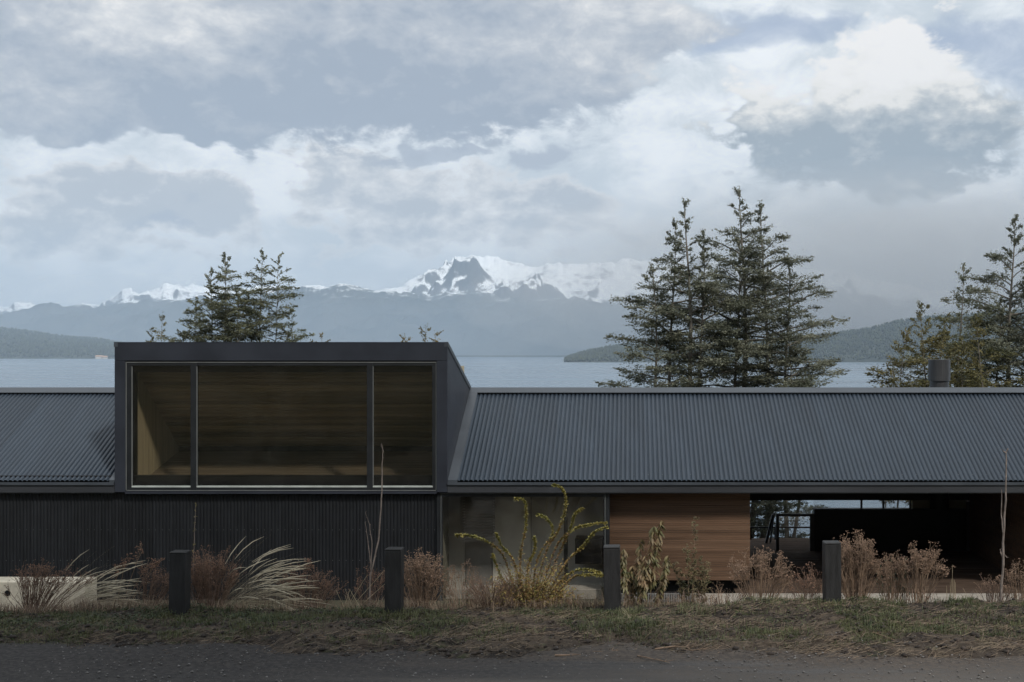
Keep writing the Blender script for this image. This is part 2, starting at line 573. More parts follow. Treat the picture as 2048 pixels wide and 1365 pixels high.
def soil_mat():
    m = bpy.data.materials.new('verge_soil')
    m.use_nodes = True
    t = NT(m.node_tree); b = m.node_tree.nodes['Principled BSDF']
    tc = t.n('ShaderNodeTexCoord'); v = tc.outputs['Object']
    mp = t.n('ShaderNodeMapping'); t.put(mp.inputs[0], v); mp.inputs['Scale'].default_value = (.6, 1.2, 1)
    n1 = t.noise(mp.outputs[0], 1.3, 6, .6).outputs[0]
    n2 = t.noise(v, 9, 8, .7).outputs[0]
    n3 = t.noise(v, 42, 5, .7).outputs[0]
    c = t.mix(t.sstep(n1, .38, .62), (0.024, 0.020, 0.018), (0.080, 0.062, 0.047))
    c = t.mix(t.m('MULTIPLY', t.sstep(n2, .45, .75), .75), c, (0.15, 0.12, 0.088))
    c = t.mix(t.m('MULTIPLY', t.sstep(n3, .55, .7), .7), c, (0.022, 0.019, 0.018))
    n4 = t.noise(v, 2.3, 7, .65).outputs[0]
    c = t.mix(t.m('MULTIPLY', t.sstep(n4, .56, .68), .6), c, (0.045, 0.062, 0.022))
    t.put(b.inputs['Base Color'], c)
    b.inputs['Roughness'].default_value = .95
    b.inputs['Specular IOR Level'].default_value = .2
    bp = t.n('ShaderNodeBump'); bp.inputs['Strength'].default_value = .9; bp.inputs['Distance'].default_value = .02
    t.put(bp.inputs['Height'], t.m('ADD', n2, t.m('MULTIPLY', n3, .6))); t.put(b.inputs['Normal'], bp.outputs[0])
    return m


def road_mat():
    m = bpy.data.materials.new('wet_dirt_road')
    m.use_nodes = True
    t = NT(m.node_tree); b = m.node_tree.nodes['Principled BSDF']
    tc = t.n('ShaderNodeTexCoord'); v = tc.outputs['Object']
    mp = t.n('ShaderNodeMapping'); t.put(mp.inputs[0], v); mp.inputs['Scale'].default_value = (.22, 1.4, 1)
    n1 = t.noise(mp.outputs[0], 1.0, 6, .6).outputs[0]
    n2 = t.noise(v, 14, 8, .7).outputs[0]
    n3 = t.noise(v, 70, 4, .7).outputs[0]
    c = t.mix(t.sstep(n1, .36, .64), (0.066, 0.060, 0.056), (0.112, 0.102, 0.094))
    c = t.mix(t.m('MULTIPLY', t.sstep(n2, .45, .7), .6), c, (0.085, 0.072, 0.062))
    c = t.mix(t.m('MULTIPLY', t.sstep(n3, .60, .68), .5), c, (0.20, 0.19, 0.18))
    c = t.mix(t.m('MULTIPLY', t.sstep(n3, .40, .33), .6), c, (0.035, 0.033, 0.033))
    t.put(b.inputs['Base Color'], c)
    sp = t.n('ShaderNodeSeparateXYZ'); t.put(sp.inputs[0], v)
    # soil washed in from the verge
    wash = t.sstep(t.m('ADD', sp.outputs[1], t.m('MULTIPLY', t.m('ADD', t.m('SUBTRACT', n1, .5), t.m('MULTIPLY', t.m('SUBTRACT', n2, .5), .6)), 3.2)), 14.9, 16.4)
    c = t.mix(t.m('MULTIPLY', wash, .8), c, t.mix(t.sstep(n2, .4, .6), (0.040, 0.032, 0.028), (0.090, 0.072, 0.058)))
    # tree shade over the left end of the road, painted into its colour
    shadowed = t.sstep(t.m('ADD', sp.outputs[0], t.m('MULTIPLY', t.m('SUBTRACT', n1, .5), 14)), 1.0, -5.0)
    c = t.mix(t.m('MULTIPLY', shadowed, .85), c, t.mix(t.sstep(n2, .42, .62), (0.018, 0.017, 0.018), (0.046, 0.043, 0.042)))
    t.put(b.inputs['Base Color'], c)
    wet = t.m('MULTIPLY', t.sstep(n1, .50, .34), t.m('SUBTRACT', 1.0, t.m('MULTIPLY', shadowed, .8)))
    b.inputs['Specular IOR Level'].default_value = .22
    t.put(b.inputs['Roughness'], t.m('MULTIPLY_ADD', wet, -.45, .85))
    bp = t.n('ShaderNodeBump'); bp.inputs['Strength'].default_value = .5; bp.inputs['Distance'].default_value = .015
    t.put(bp.inputs['Height'], t.m('ADD', n2, t.m('MULTIPLY', n3, .8))); t.put(b.inputs['Normal'], bp.outputs[0])
    return m


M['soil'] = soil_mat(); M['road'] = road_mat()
M['land'] = mat('hillside_land', (0.045, 0.055, 0.025), 0.95, 0.4, 0.6, 0.5, 4, col2=(0.075, 0.065, 0.04))


def build_ground():
    # planted verge, fine grid
    xs = np.linspace(-13.5, 9.5, 620); ys = np.linspace(13.8, 21.6, 240)
    X, Y = np.meshgrid(xs, ys, indexing='ij')
    Z = ground_h(X, Y)
    tag(link('verge', mesh_np('verge', np.stack([X, Y, Z], -1).reshape(-1, 3), grid_faces(620, 240)), M['soil'], smooth=True), 'bumpy soil verge between the road and the house', kind='structure')
    # road
    xs = np.linspace(-70, 70, 480); ys = np.linspace(8.0, 17.4, 90)
    X, Y = np.meshgrid(xs, ys, indexing='ij')
    Z = ROAD_Z + .02 * fbm(X * .5, Y * .9, 4, 21) + .006 * fbm(X * 3, Y * 5, 3, 25) - .03 * np.exp(-((Y - 13.2) / .5) ** 2)
    tag(link('road', mesh_np('road', np.stack([X, Y, Z], -1).reshape(-1, 3), grid_faces(480, 90)), M['road'], smooth=True), 'wet grey dirt road along the bottom', kind='structure')
    # the rest of the land: bank behind the viewpoint, plot under the house, slope down to the shore
    xs = np.concatenate([np.linspace(-3000, -80, 30), np.linspace(-75, 75, 76), np.linspace(80, 3000, 30)])
    ys = np.concatenate([np.linspace(-3000, -60, 30), np.linspace(-55, 8, 30), np.array([8.6, 9.5, 12, 15.5, 16.6, 18, 20, 21.2, 21.5, 24, 27, 29.5, 30.5]), np.linspace(32, 200, 80), np.linspace(210, 600, 8)])
    X, Y = np.meshgrid(xs, ys, indexing='ij')
    bank = ROAD_Z - .05 + 3.0 * smooth(8.3, 0, Y) + .35 * np.clip(-Y, 0, 400) + .05 * np.clip(-Y - 400, 0, 3000)
    plot = np.where(Y > 15, -.13, 0)
    Z = np.where(Y < 8.4, bank, np.where(Y < 15.6, ROAD_Z - .12, plot))
    outside = (np.abs(X) > 13)
    Z = np.where((Y >= 15.6) & (Y <= 18.5) & outside, .4, Z)
    slope = -.3 - .275 * np.clip(Y - 30.5, 0, 150) + 1.4 * fbm(X * .05, Y * .05, 4, 31) * smooth(31, 60, Y)
    Z = np.where(Y > 30, slope, Z)
    Z = np.maximum(Z, LAKE_Z - .6)
    Z = np.where(Y > 175, LAKE_Z - .6, Z)
    tag(link('ground', mesh_np('ground', np.stack([X, Y, Z], -1).reshape(-1, 3), grid_faces(len(xs), len(ys))), M['land'], smooth=True), 'land falling to the lake shore', kind='structure')


build_ground()


# ------------------------------------------------------------------ lake
def build_lake():
    m = bpy.data.materials.new('lake_water')
    m.use_nodes = True
    t = NT(m.node_tree); b = m.node_tree.nodes['Principled BSDF']
    g = t.n('ShaderNodeNewGeometry'); v = g.outputs['Position']
    mp = t.n('ShaderNodeMapping'); t.put(mp.inputs[0], v); mp.inputs['Scale'].default_value = (.6, 1, 1)
    w1 = t.noise(mp.outputs[0], .11, 4, .6).outputs[0]
    w2 = t.noise(mp.outputs[0], .6, 4, .6).outputs[0]
    mp2 = t.n('ShaderNodeMapping'); t.put(mp2.inputs[0], v); mp2.inputs['Scale'].default_value = (.10, 1, 1)
    big = t.noise(mp2.outputs[0], .010, 6, .65).outputs[0]
    caps = t.noise(mp.outputs[0], .034, 3, .8).outputs[0]
    c = t.mix(t.sstep(big, .36, .64), (0.050, 0.090, 0.140), (0.125, 0.185, 0.245))
    c = t.mix(t.sstep(caps, .735, .765), c, (0.75, 0.78, 0.80))
    t.put(b.inputs['Base Color'], c)
    b.inputs['Roughness'].default_value = .22
    b.inputs['IOR'].default_value = 1.33
    t.put(b.inputs['Roughness'], t.m('MULTIPLY_ADD', t.sstep(big, .36, .64), .22, .12))
    bp = t.n('ShaderNodeBump'); bp.inputs['Strength'].default_value = 1.0; bp.inputs['Distance'].default_value = 1.3
    t.put(bp.inputs['Height'], t.m('ADD', w1, t.m('MULTIPLY', w2, .3))); t.put(b.inputs['Normal'], bp.outputs[0])
    V = np.array([(-24000, 120, LAKE_Z), (24000, 120, LAKE_Z), (24000, 19700, LAKE_Z), (-24000, 19700, LAKE_Z)])
    tag(link('lake', mesh_np('lake', V, np.array([[0, 1, 2, 3]])), m), 'rippled grey blue lake', kind='structure')


build_lake()


# ------------------------------------------------------------------ mountains and hills
def rock_snow(name, low, high, snow0, snow1, snow=True):
    m = bpy.data.materials.new(name)
    m.use_nodes = True
    t = NT(m.node_tree); b = m.node_tree.nodes['Principled BSDF']
    g = t.n('ShaderNodeNewGeometry'); v = g.outputs['Position']
    sp = t.n('ShaderNodeSeparateXYZ'); t.put(sp.inputs[0], v)
    n1 = t.noise(v, .0022, 8, .65).outputs[0]
    n2 = t.noise(v, .011, 9, .78).outputs[0]
    n3 = t.noise(v, .0007, 3, .5).outputs[0]
    c = t.mix(t.sstep(n1, .35, .65), low, high)
    c = t.mix(t.m('MULTIPLY', t.sstep(n2, .55, .7), .5), c, (.12, .115, .10))
    if snow:
        nn = t.n('ShaderNodeSeparateXYZ'); t.put(nn.inputs[0], g.outputs['Normal'])
        alt = t.m('ADD', sp.outputs[2], t.m('ADD', t.m('MULTIPLY', t.m('SUBTRACT', n1, .5), 420), t.m('MULTIPLY', t.m('SUBTRACT', n2, .5), 640)))
        alt = t.m('ADD', alt, t.m('MULTIPLY', t.m('SUBTRACT', nn.outputs[2], .74), 900))
        s = t.sstep(alt, snow0, snow1)
        s = t.m('MULTIPLY', s, t.sstep(t.m('ADD', nn.outputs[2], t.m('ADD', t.m('MULTIPLY', t.m('SUBTRACT', n2, .5), .55), t.m('MULTIPLY', t.m('SUBTRACT', n1, .5), .55))), .52, .70))
        nr = t.noise(v, .0042, 8, .72).outputs[0]
        s = t.m('MULTIPLY', s, t.m('SUBTRACT', 1.0, t.m('MULTIPLY', t.sstep(nr, .53, .62), .75)))
        c = t.mix(s, c, (.93, .95, .97))
    t.put(b.inputs['Base Color'], c)
    b.inputs['Roughness'].default_value = .9
    b.inputs['Specular IOR Level'].default_value = .1
    return m


def mountain(name, prof, d0, d1, depth_back, material, label, amp, nscale, seed, px0=-500, px1=2500, nu=1500, nv=170, power=1.25, rough=1.0, jag=1.0):
    px = np.linspace(px0, px1, nu)
    py = np.interp(px, [p[0] for p in prof], [p[1] for p in prof])
    jh = -jag * (fbm(px / 16.0, px * 0 + seed, 4, seed) * 6 + fbm(px / 60.0, px * 0 + 2.5, 2, seed + 1) * 3) / F * d1
    tf = np.concatenate([np.linspace(0, 1, nv), 1 + np.linspace(.05, 1, 14)])
    PXg, T = np.meshgrid(px, tf, indexing='ij')
    hr = (EYE + (CY - py) / F * d1 - LAKE_Z)[:, None]
    d = np.where(T <= 1, d0 + (d1 - d0) * np.clip(T, 0, 1), d1 + (T - 1) * depth_back)
    X = (PXg - CX) / F * d
    d = d + 350 * fbm(X / 2600, T * 0 + .5, 3, seed + 50) * np.clip(1 - np.abs(T - .4) * 1.6, 0, 1)
    s = np.where(T <= 1, np.clip(T, 0, 1) ** power, np.clip(2 - T, 0, 1) ** 1.2)
    env = np.clip(np.where(T <= 1, np.sin(np.pi * np.clip(T, 0, 1)) ** .9 * .95 + .03 * T, .5 * (2 - T)), 0, 1)
    r = ridged(X / nscale, d / nscale, 7, seed) - .42
    Z = LAKE_Z + hr * s + jh[:, None] * np.clip(np.where(T <= 1, T ** 14, 2 - T), 0, 1) + env * amp * r * (hr / hr.max()) ** .6
    wx = X + 420 * fbm(X / 800, d / 700, 4, seed + 40)
    gul = ridged(wx / 760, d / 1500, 6, seed + 70) - .45                 # gullies running down the slope
    Z = Z + np.clip(env + .25 * (T > .5) * np.clip((1 - T) * 8, 0, 1), 0, 1) * amp * .30 * gul * (hr / hr.max()) ** .5
    Z = Z + 150 * fbm(X / 520 + 3, d / 520, 6, seed + 21, .55) * np.clip((1 - T) * 7, 0, 1) * np.clip(T, 0, 1) * (T <= 1)
    Z = Z + rough * 30 * fbm(X / 260, d / 260, 4, seed + 9) * np.clip(T * 3, 0, 1)
    Z = np.where(T == 0, LAKE_Z - 8, Z)
    Z = np.where(T >= 2, LAKE_Z - 8, Z)
    me = mesh_np(name, np.stack([X, d, Z], -1).reshape(-1, 3), grid_faces(nu, len(tf)))
    return tag(link(name, me, material, smooth=True), label, kind='structure')


mountain('mountain_range', [(-700, 640), (-300, 622), (0, 614), (60, 608), (110, 612), (200, 606), (228, 592), (245, 578), (262, 576), (275, 584), (310, 578),
         (332, 570), (350, 575), (400, 574), (480, 578), (600, 577), (700, 575), (780, 578), (805, 573), (830, 556), (856, 545), (880, 538), (905, 521), (925, 516),
         (958, 507), (985, 514), (1010, 517), (1040, 528), (1075, 530), (1100, 524), (1130, 530), (1180, 524), (1250, 522), (1330, 512), (1420, 522),
         (1520, 530), (1640, 538), (1700, 545), (1750, 560), (1900, 590), (2100, 615), (2700, 640)],
         12500, 17000, 2600, rock_snow('snowy_rock', (.060, .062, .062), (.11, .105, .098), 600, 780), 'snow capped mountain range across the lake', 1000, 1500, 4)
mountain('forested_ridge', [(-700, 640), (-200, 632), (0, 630), (50, 620), (100, 606), (130, 610), (190, 616), (260, 602), (340, 598), (420, 592), (520, 584), (600, 574), (640, 577),
         (690, 569), (730, 578), (790, 582), (850, 590), (930, 585), (1000, 596), (1080, 604), (1160, 600), (1260, 612), (1400, 622), (1600, 632), (2000, 650), (2700, 660)],
         10500, 13600, 2000, rock_snow('forested_slope', (.034, .044, .042), (.080, .084, .074), 780, 960), 'dark forested mountain flank below the snow', 430, 1300, 23, power=1.1)

M['far_forest'] = mat('far_forest', (0.020, 0.030, 0.016), 0.95, 0.4, 0.02, col2=(0.05, 0.058, 0.030), coords='Object', island=0.45)
M['hill_ground'] = mat('hill_ground', (0.024, 0.034, 0.020), 0.95, 0.35, 0.01, col2=(0.05, 0.055, 0.034))


def hill(name, prof, d0, d1, label, flabel, seed, ntrees, px0, px1, th, nu=360):
    px = np.linspace(px0, px1, nu)
    py = np.interp(px, [p[0] for p in prof], [p[1] for p in prof])
    hr = np.maximum((EYE + (CY - py) / F * d1 - LAKE_Z), 0) - th * .55

    def place(pxv, T):
        h = np.interp(pxv, px, hr)
        d = np.where(T <= 1, d0 + (d1 - d0) * np.clip(T, 0, 1), d1 + (T - 1) * (d1 - d0) * .8)
        wig = 130 * fbm(pxv / 90, T * 0 + 1.7, 3, seed)
        d = d + wig * np.clip(1 - T, 0, 1)
        s = np.where(T <= 1, np.clip(T, 0, 1) ** .75, np.clip(2 - T, 0, 1))
        X = (pxv - CX) / F * d
        Z = LAKE_Z + h * s * (1 + .10 * fbm(X / 330, d / 330, 4, seed + 3) * np.clip(1 - T, 0, 1) * 4 * np.clip(T, 0, 1))
        Z = np.where((h <= 1) | (T <= 0) | (T >= 2), LAKE_Z - 3, Z)
        return X, d, Z
    tf = np.concatenate([np.linspace(0, 1, 44), 1 + np.linspace(.1, 1, 8)])
    A, T = np.meshgrid(px, tf, indexing='ij')
    X, d, Z = place(A, T)
    tag(link(name, mesh_np(name, np.stack([X, d, Z], -1).reshape(-1, 3), grid_faces(nu, len(tf))), M['hill_ground'], smooth=True), label, kind='structure')
    rng = np.random.default_rng(seed)
    a = rng.uniform(px0, px1, ntrees); t_ = rng.uniform(0.01, 1.06, ntrees) ** .9
    X, d, Z = place(a, t_)
    h = np.interp(a, px, hr)
    ok = (h > 2) & (Z > LAKE_Z - 1)
    X, d, Z = X[ok], d[ok], Z[ok]
    n = len(X)
    hh = rng.uniform(.6, 1.25, n) * th; rr = hh * rng.uniform(.24, .40, n)
    k = 5
    ang = (np.arange(k) / k * 2 * np.pi)[None, :] + rng.uniform(0, 6, n)[:, None]
    ring = np.stack([X[:, None] + np.cos(ang) * rr[:, None], d[:, None] + np.sin(ang) * rr[:, None], (Z + hh * .38)[:, None] + rng.uniform(-.12, .12, (n, k)) * hh[:, None]], -1)
    top = np.stack([X, d, Z + hh], -1)[:, None, :]; bot = np.stack([X, d, Z - hh * .1], -1)[:, None, :]
    V = np.concatenate([top, ring, bot], 1).reshape(-1, 3)
    base = np.arange(n)[:, None] * (k + 2)
    fs = []
    for i in range(k):
        j = (i + 1) % k
        fs.append(np.concatenate([base, base + 1 + i, base + 1 + j], 1)); fs.append(np.concatenate([base + k + 1, base + 1 + j, base + 1 + i], 1))
    tag(link('forest', mesh_np('forest', V, np.concatenate(fs, 0)), M['far_forest'], smooth=True), flabel, 'forest', kind='stuff')


hill('wooded_hill', [(-600, 640), (-200, 642), (0, 655), (60, 662), (120, 672), (200, 678), (260, 690), (330, 712), (360, 725)], 7600, 8600,
     'low wooded hill on the left shore', 'dense forest over the hill on the left shore', 61, 8000, -500, 340, 24)
hill('wooded_headland', [(1120, 722), (1140, 712), (1170, 703), (1210, 694), (1260, 688), (1330, 690), (1420, 684), (1520, 680), (1600, 676), (1680, 664), (1740, 655), (1800, 640),
     (1860, 632), (1930, 628), (2048, 618), (2300, 600), (2700, 600)], 4900, 5900,
     'wooded headland rising to a hill', 'grey green forest covering the headland', 77, 16000, 1120, 2600, 15)


# far lakeside building on the left shore
lb_d = 7480
lb = empty('lakeside_building', (PX(203, lb_d), lb_d, LAKE_Z))
tag(lb, 'tiny pale building with an orange roof on the far left shore', 'building')
lx = PX(203, lb_d)
M['far_wall'] = mat('far_pale_wall', (.55, .52, .47), .8, .1, .1)
M['far_roof'] = mat('far_orange_roof', (.40, .27, .19), .8, .1, .1)
for k, (dx_, w_, h_) in enumerate(((-14, 38, 13), (22, 26, 10))):
    MB().box(lx + dx_ - w_ / 2, lx + dx_ + w_ / 2, lb_d - 10, lb_d + 10, LAKE_Z, LAKE_Z + h_).build('wall', M['far_wall'], lb)
    MB().prism([(lb_d - 12, LAKE_Z + h_ + .05), (lb_d, LAKE_Z + h_ + 9), (lb_d + 12, LAKE_Z + h_ + .05)], lx + dx_ - w_ / 2 - 2, lx + dx_ + w_ / 2 + 2).build('roof', M['far_roof'], lb)


# ------------------------------------------------------------------ the air
def build_air():
    m = bpy.data.materials.new('haze_air')
    m.use_nodes = True
    for nd in list(m.node_tree.nodes): m.node_tree.nodes.remove(nd)
    t = NT(m.node_tree)
    pv = t.n('ShaderNodeVolumePrincipled')
    pv.inputs['Color'].default_value = (0.60, 0.78, 1.0, 1)
    pv.inputs['Density'].default_value = 6.2e-5
    pv.inputs['Anisotropy'].default_value = -0.3
    out = t.n('ShaderNodeOutputMaterial')
    t.t.links.new(pv.outputs[0], out.inputs['Volume'])
    b = MB().box(-25500, 25500, -4500, 19900, LAKE_Z - 12, 1460)
    tag(b.build('haze', m), 'thin blue haze over the lake', 'haze', kind='stuff')
    # rain shower trailing in front of the right-hand mountains
    m2 = bpy.data.materials.new('rain_mist')
    m2.use_nodes = True
    for nd in list(m2.node_tree.nodes): m2.node_tree.nodes.remove(nd)
    t = NT(m2.node_tree)
    pv = t.n('ShaderNodeVolumePrincipled')
    pv.inputs['Color'].default_value = (0.98, 0.985, 0.99, 1)
    pv.inputs['Density'].default_value = 0.00013
    out = t.n('ShaderNodeOutputMaterial')
    t.t.links.new(pv.outputs[0], out.inputs['Volume'])
    n1, n2 = 48, 24
    c = P(1850, 560, 8800)
    for q, sc_ in enumerate((1.3, 1.1, .92, .76, .62)):
        rx, ry, rz = 2450 * sc_, 1900 * sc_, 640 * (.55 + .45 * sc_)
        V = []; Fc = []
        for i in range(n2 + 1):
            ph = math.pi * i / n2
            for k in range(n1):
                th = 2 * math.pi * k / n1
                nx, ny, nz = math.sin(ph) * math.cos(th), math.sin(ph) * math.sin(th), math.cos(ph)
                w = 1 + .08 * math.sin(3 * th + 2 * ph + q) + .05 * math.sin(7 * ph + 2 * th + 2 * q)
                V.append((c.x + rx * nx * w, c.y + ry * ny * w, min(max(c.z + rz * nz * w, LAKE_Z + 12 + 3 * q), 1400)))
        for i in range(n2):
            for k in range(n1):
                k2 = (k + 1) % n1
                Fc.append((i * n1 + k, (i + 1) * n1 + k, (i + 1) * n1 + k2, i * n1 + k2))
        me = bpy.data.meshes.new('rain_mist'); me.from_pydata(V, [], Fc); me.update()
        tag(link('rain_mist', me, m2), 'pale rain mist hiding the mountains behind the tall trees', 'mist', 'veils of rain mist over the lake', kind='stuff')


def low_mist():
    m3 = bpy.data.materials.new('shore_mist')
    m3.use_nodes = True
    for nd in list(m3.node_tree.nodes): m3.node_tree.nodes.remove(nd)
    t = NT(m3.node_tree)
    pv = t.n('ShaderNodeVolumePrincipled')
    pv.inputs['Color'].default_value = (0.62, 0.79, 1.0, 1)
    pv.inputs['Density'].default_value = 0.00008
    pv.inputs['Anisotropy'].default_value = -0.3
    out = t.n('ShaderNodeOutputMaterial')
    t.t.links.new(pv.outputs[0], out.inputs['Volume'])
    n1, n2 = 64, 16
    for q, (cx2, cy2, rx, ry, rz) in enumerate(((-1500, 9300, 13000, 1500, 560), (-500, 9200, 9000, 1300, 430))):
        V = []; Fc = []
        for i in range(n2 + 1):
            ph = math.pi * i / n2
            for k in range(n1):
                th = 2 * math.pi * k / n1
                w = 1 + .07 * math.sin(5 * th + q) + .05 * math.sin(11 * th + 2 * q)
                V.append((cx2 + rx * math.sin(ph) * math.cos(th) * w, cy2 + ry * math.sin(ph) * math.sin(th), LAKE_Z + 14 + q * 4 + max(0, rz * math.cos(ph) * w)))
        for i in range(n2):
            for k in range(n1):
                k2 = (k + 1) % n1
                Fc.append((i * n1 + k, (i + 1) * n1 + k, (i + 1) * n1 + k2, i * n1 + k2))
        me = bpy.data.meshes.new('shore_mist'); me.from_pydata(V, [], Fc); me.update()
        tag(link('shore_mist', me, m3), 'low blue mist along the foot of the mountains', 'mist', 'banks of low mist over the far shore', kind='stuff')


build_air()
low_mist()

# ------------------------------------------------------------------ the house
YE = 23.33                         # plane of the eave and of the box front
SX = F / YE                        # photo pixels per metre there (105)


def hx(px): return (px - CX) / SX
def hzz(py): return EYE - (py - CY) / SX


YR = YE * 1.1415                   # ridge
ZR = PZ(780, YR)
ZE0, ZE1 = hzz(985), hzz(966)      # fascia bottom and top
BX0, BX1 = hx(229), hx(895)        # the box
BZ1 = hzz(686)
XL, XR_ = -16.5, 14.5              # ends of the building
YB = 29.93                         # rear eave

house = empty('house', (0, 26.5, -.1))
tag(house, 'long black house of corrugated metal and timber with a raised window box', 'house')


def part(mb, name, material, parent=house, smooth=False):
    return mb.build(name, material, parent, smooth)


def corr_mesh(name, w, L, pitch, amp, seg=8):
    """corrugated sheet: width along x, length along y, waves along z; 1.4 waves of overlap are left to the caller"""
    n = int(round(w / pitch)) * seg + 1
    x = np.linspace(0, w, n)
    prof = np.cos(2 * np.pi * x / pitch)
    z = amp * (1 - 2 * (.5 - .5 * prof) ** 2.6)
    ys = np.array([0, .5, 1.0]) * L
    V = np.stack([np.repeat(x, 3), np.tile(ys, n), np.repeat(z, 3)], -1)
    return mesh_np(name, V, grid_faces(n, 3))


PITCH = 0.0904
# --- roof sheets
slope = math.atan2(ZR - .03 - (ZE1 + .02), YR - (YE + .05))
Lr = math.hypot(ZR - .03 - (ZE1 + .02), YR - (YE + .05))
sheet_w = PITCH * 10
roof_me = corr_mesh('roof_sheet', sheet_w, Lr, PITCH, .0155, 12)
roof_me.materials.append(M['roof'])
rear_me = corr_mesh('rear_roof_sheet', sheet_w * 2, Lr, PITCH, .017, 4)
rear_me.materials.append(M['roof'])


def place_sheet(name, me, loc, rx, parent):
    o = bpy.data.objects.new(name, me)
    COL.objects.link(o)
    o.parent = parent
    o.matrix_parent_inverse = Matrix.Translation(-house.location)
    o.location = loc
    o.rotation_euler = (rx, 0, 0)
    me.polygons.foreach_set('use_smooth', np.ones(len(me.polygons), dtype=bool))
    return o


rs = random.Random(5)
x = BX1 + .17
while x < XR_:
    place_sheet('roof_sheet', roof_me, (x, YE + .05 + rs.uniform(-.004, .004), ZE1 + .035 + rs.uniform(0, .004)), slope, house)
    x += sheet_w
x = BX0 - .02 - sheet_w
while x > XL - sheet_w:
    place_sheet('roof_sheet', roof_me, (x, YE + .05 + rs.uniform(-.004, .004), ZE1 + .035 + rs.uniform(0, .004)), slope, house)
    x -= sheet_w
x = XL
while x < XR_:
    place_sheet('roof_sheet', rear_me, (x, YR + .05 + .0, ZR - .035), -slope, house)
    x += sheet_w * 2
# roof deck under the sheets
dk = MB()
for a, b in ((XL, BX0), (BX1, XR_)):
    dk.prism([(YE + .06, ZE1 - .02), (YR, ZR - .075), (YR, ZR - .25), (YE + .06, ZE1 - .17)], a, b)
dk.prism([(YR, ZR - .075), (YB, ZE1 - .03), (YB, ZE1 - .18), (YR, ZR - .25)], XL, XR_)
part(dk, 'roof_deck', M['black'])
# ridge cap, folded, and its closure shadow gap
cap = MB()
for a, b in ((XL, BX0 - .002), (BX1 + .002, XR_)):
    cap.prism([(YR - .20, ZR - .066), (YR - .205, ZR - .052), (YR, ZR + .052), (YR + .205, ZR - .052), (YR + .20, ZR - .066), (YR, ZR + .035)], a, b)
part(cap, 'ridge_cap', M['trim'])
# fascia with gutter lip
fa = MB()
for a, b in ((XL, BX0 - .003), (BX1 + .003, XR_)):
    fa.box(a, b, YE, YE + .05, ZE0, ZE1 - .045)
part(fa, 'fascia', M['fascia'])
gu = MB()
for a, b in ((XL, BX0 - .003), (BX1 + .003, XR_)):
    gu.prism([(YE - .03, ZE1 - .042), (YE - .03, ZE1 + .012), (YE - .018, ZE1 + .012), (YE - .018, ZE1 - .02), (YE + .058, ZE1 - .02), (YE + .058, ZE1 - .042)], a, b)
part(gu, 'gutter', M['trim'])
fs = MB()
for a, b in ((XL, BX0 - .003), (BX1 + .003, XR_)):
    fs.box(a, b, YE - .006, YE + .03, ZE0 - .018, ZE0)
part(fs, 'drip_edge', M['frame'])
# soffit and flat ceiling behind
so = MB().box(XL, BX0 + .1, YE + .052, YE + .20, ZE0 + .01, ZE0 + .04).box(BX1 - .1, XR_, YE + .052, YB, ZE0 + .06, ZE0 + .10)
part(so, 'soffit', M['deck'])
# flashing beside the box, lying on the slope
tx = (math.cos(slope), math.sin(slope))
for a, b in ((BX1 + .004, BX1 + .185), (BX0 - .10, BX0 - .004)):
    y0, z0 = YE + .0, ZE1 + .055
    y1, z1 = YR - .16, ZR - .03
    part(MB().prism([(y0, z0), (y1, z1), (y1, z1 - .02), (y0, z0 - .05)], a, b), 'flashing', M['trim'])
# screws along the top and foot of the sheets
sw = MB()
rr = random.Random(3)
xx = BX1 + .3
while xx < XR_:
    for k in (.05, .97):
        sw.lump((xx, YE + .05 + tx[0] * Lr * k, ZE1 + .055 + tx[1] * Lr * k), .010, rr)
    xx += PITCH * 3
part(sw, 'screws', M['bead'])['kind'] = 'stuff'

# --- the raised box
FR = .20                                     # jamb width
ZW1 = hzz(722)                               # underside of the box's head
zt, zs = BZ1, hzz(983)
bxp = MB().bbox(BX0, BX1, YE, YE + .10, ZW1, BZ1, .006)
part(bxp, 'head_panel', M['box'])
for a, b in ((BX0, hx(250)), (hx(873), BX1)):
    part(MB().bbox(a, b, YE + .001, YE + .10, ZE0 - .002, ZW1, .005), 'jamb_panel', M['box'])
# top slab falling back to the ridge
part(MB().prism([(YE + .002, BZ1 - .002), (YR + .2, ZR + .02), (YR + .2, ZR - .16), (YE + .1, BZ1 - .28), (YE + .002, BZ1 - .28)][0:5], BX0 + .004, BX1 - .004), 'box_roof', M['box'])
for x0, x1 in ((BX0, BX0 + .045), (BX1 - .045, BX1)):
    part(MB().prism([(YE + .102, BZ1 - .06), (YR + .1, ZR - .06), (YE + .102, ZE1 - .1)], x0, x1), 'cheek_panel', M['box'])
for x0, x1 in ((BX0 - .012, BX0 + .06), (BX1 - .06, BX1 + .014)):
    part(MB().prism([(YE - .004, BZ1 + .016), (YR + .08, ZR + .065), (YR + .08, ZR - .03), (YE - .004, BZ1 - .075)], x0, x1), 'edge_trim', M['trim'])
part(MB().box(BX0 + .06, BX1 - .06, YE - .005, YE + .1, BZ1, BZ1 + .014), 'head_capping', M['box'])
part(MB().box(hx(250), hx(873), YE + .001, YE + .16, ZE0 - .03, hzz(983.5)), 'box_sill', M['box'])

# window in the box
win = empty('window', (hx(560), YE + .06, hzz(983)))
win.parent = house; win.matrix_parent_inverse = Matrix.Translation(-house.location)


def wpart(mb, name, material, parent):
    me = bpy.data.meshes.new(name)
    me.from_pydata(mb.v, [], mb.f); me.update()
    me.materials.append(material)
    o = bpy.data.objects.new(name, me)
    COL.objects.link(o)
    o.parent = parent
    o.matrix_parent_inverse = Matrix.Translation(-parent.location)
    return o


wx0, wx1, wz0, wz1 = hx(250), hx(873), hzz(983), hzz(723)
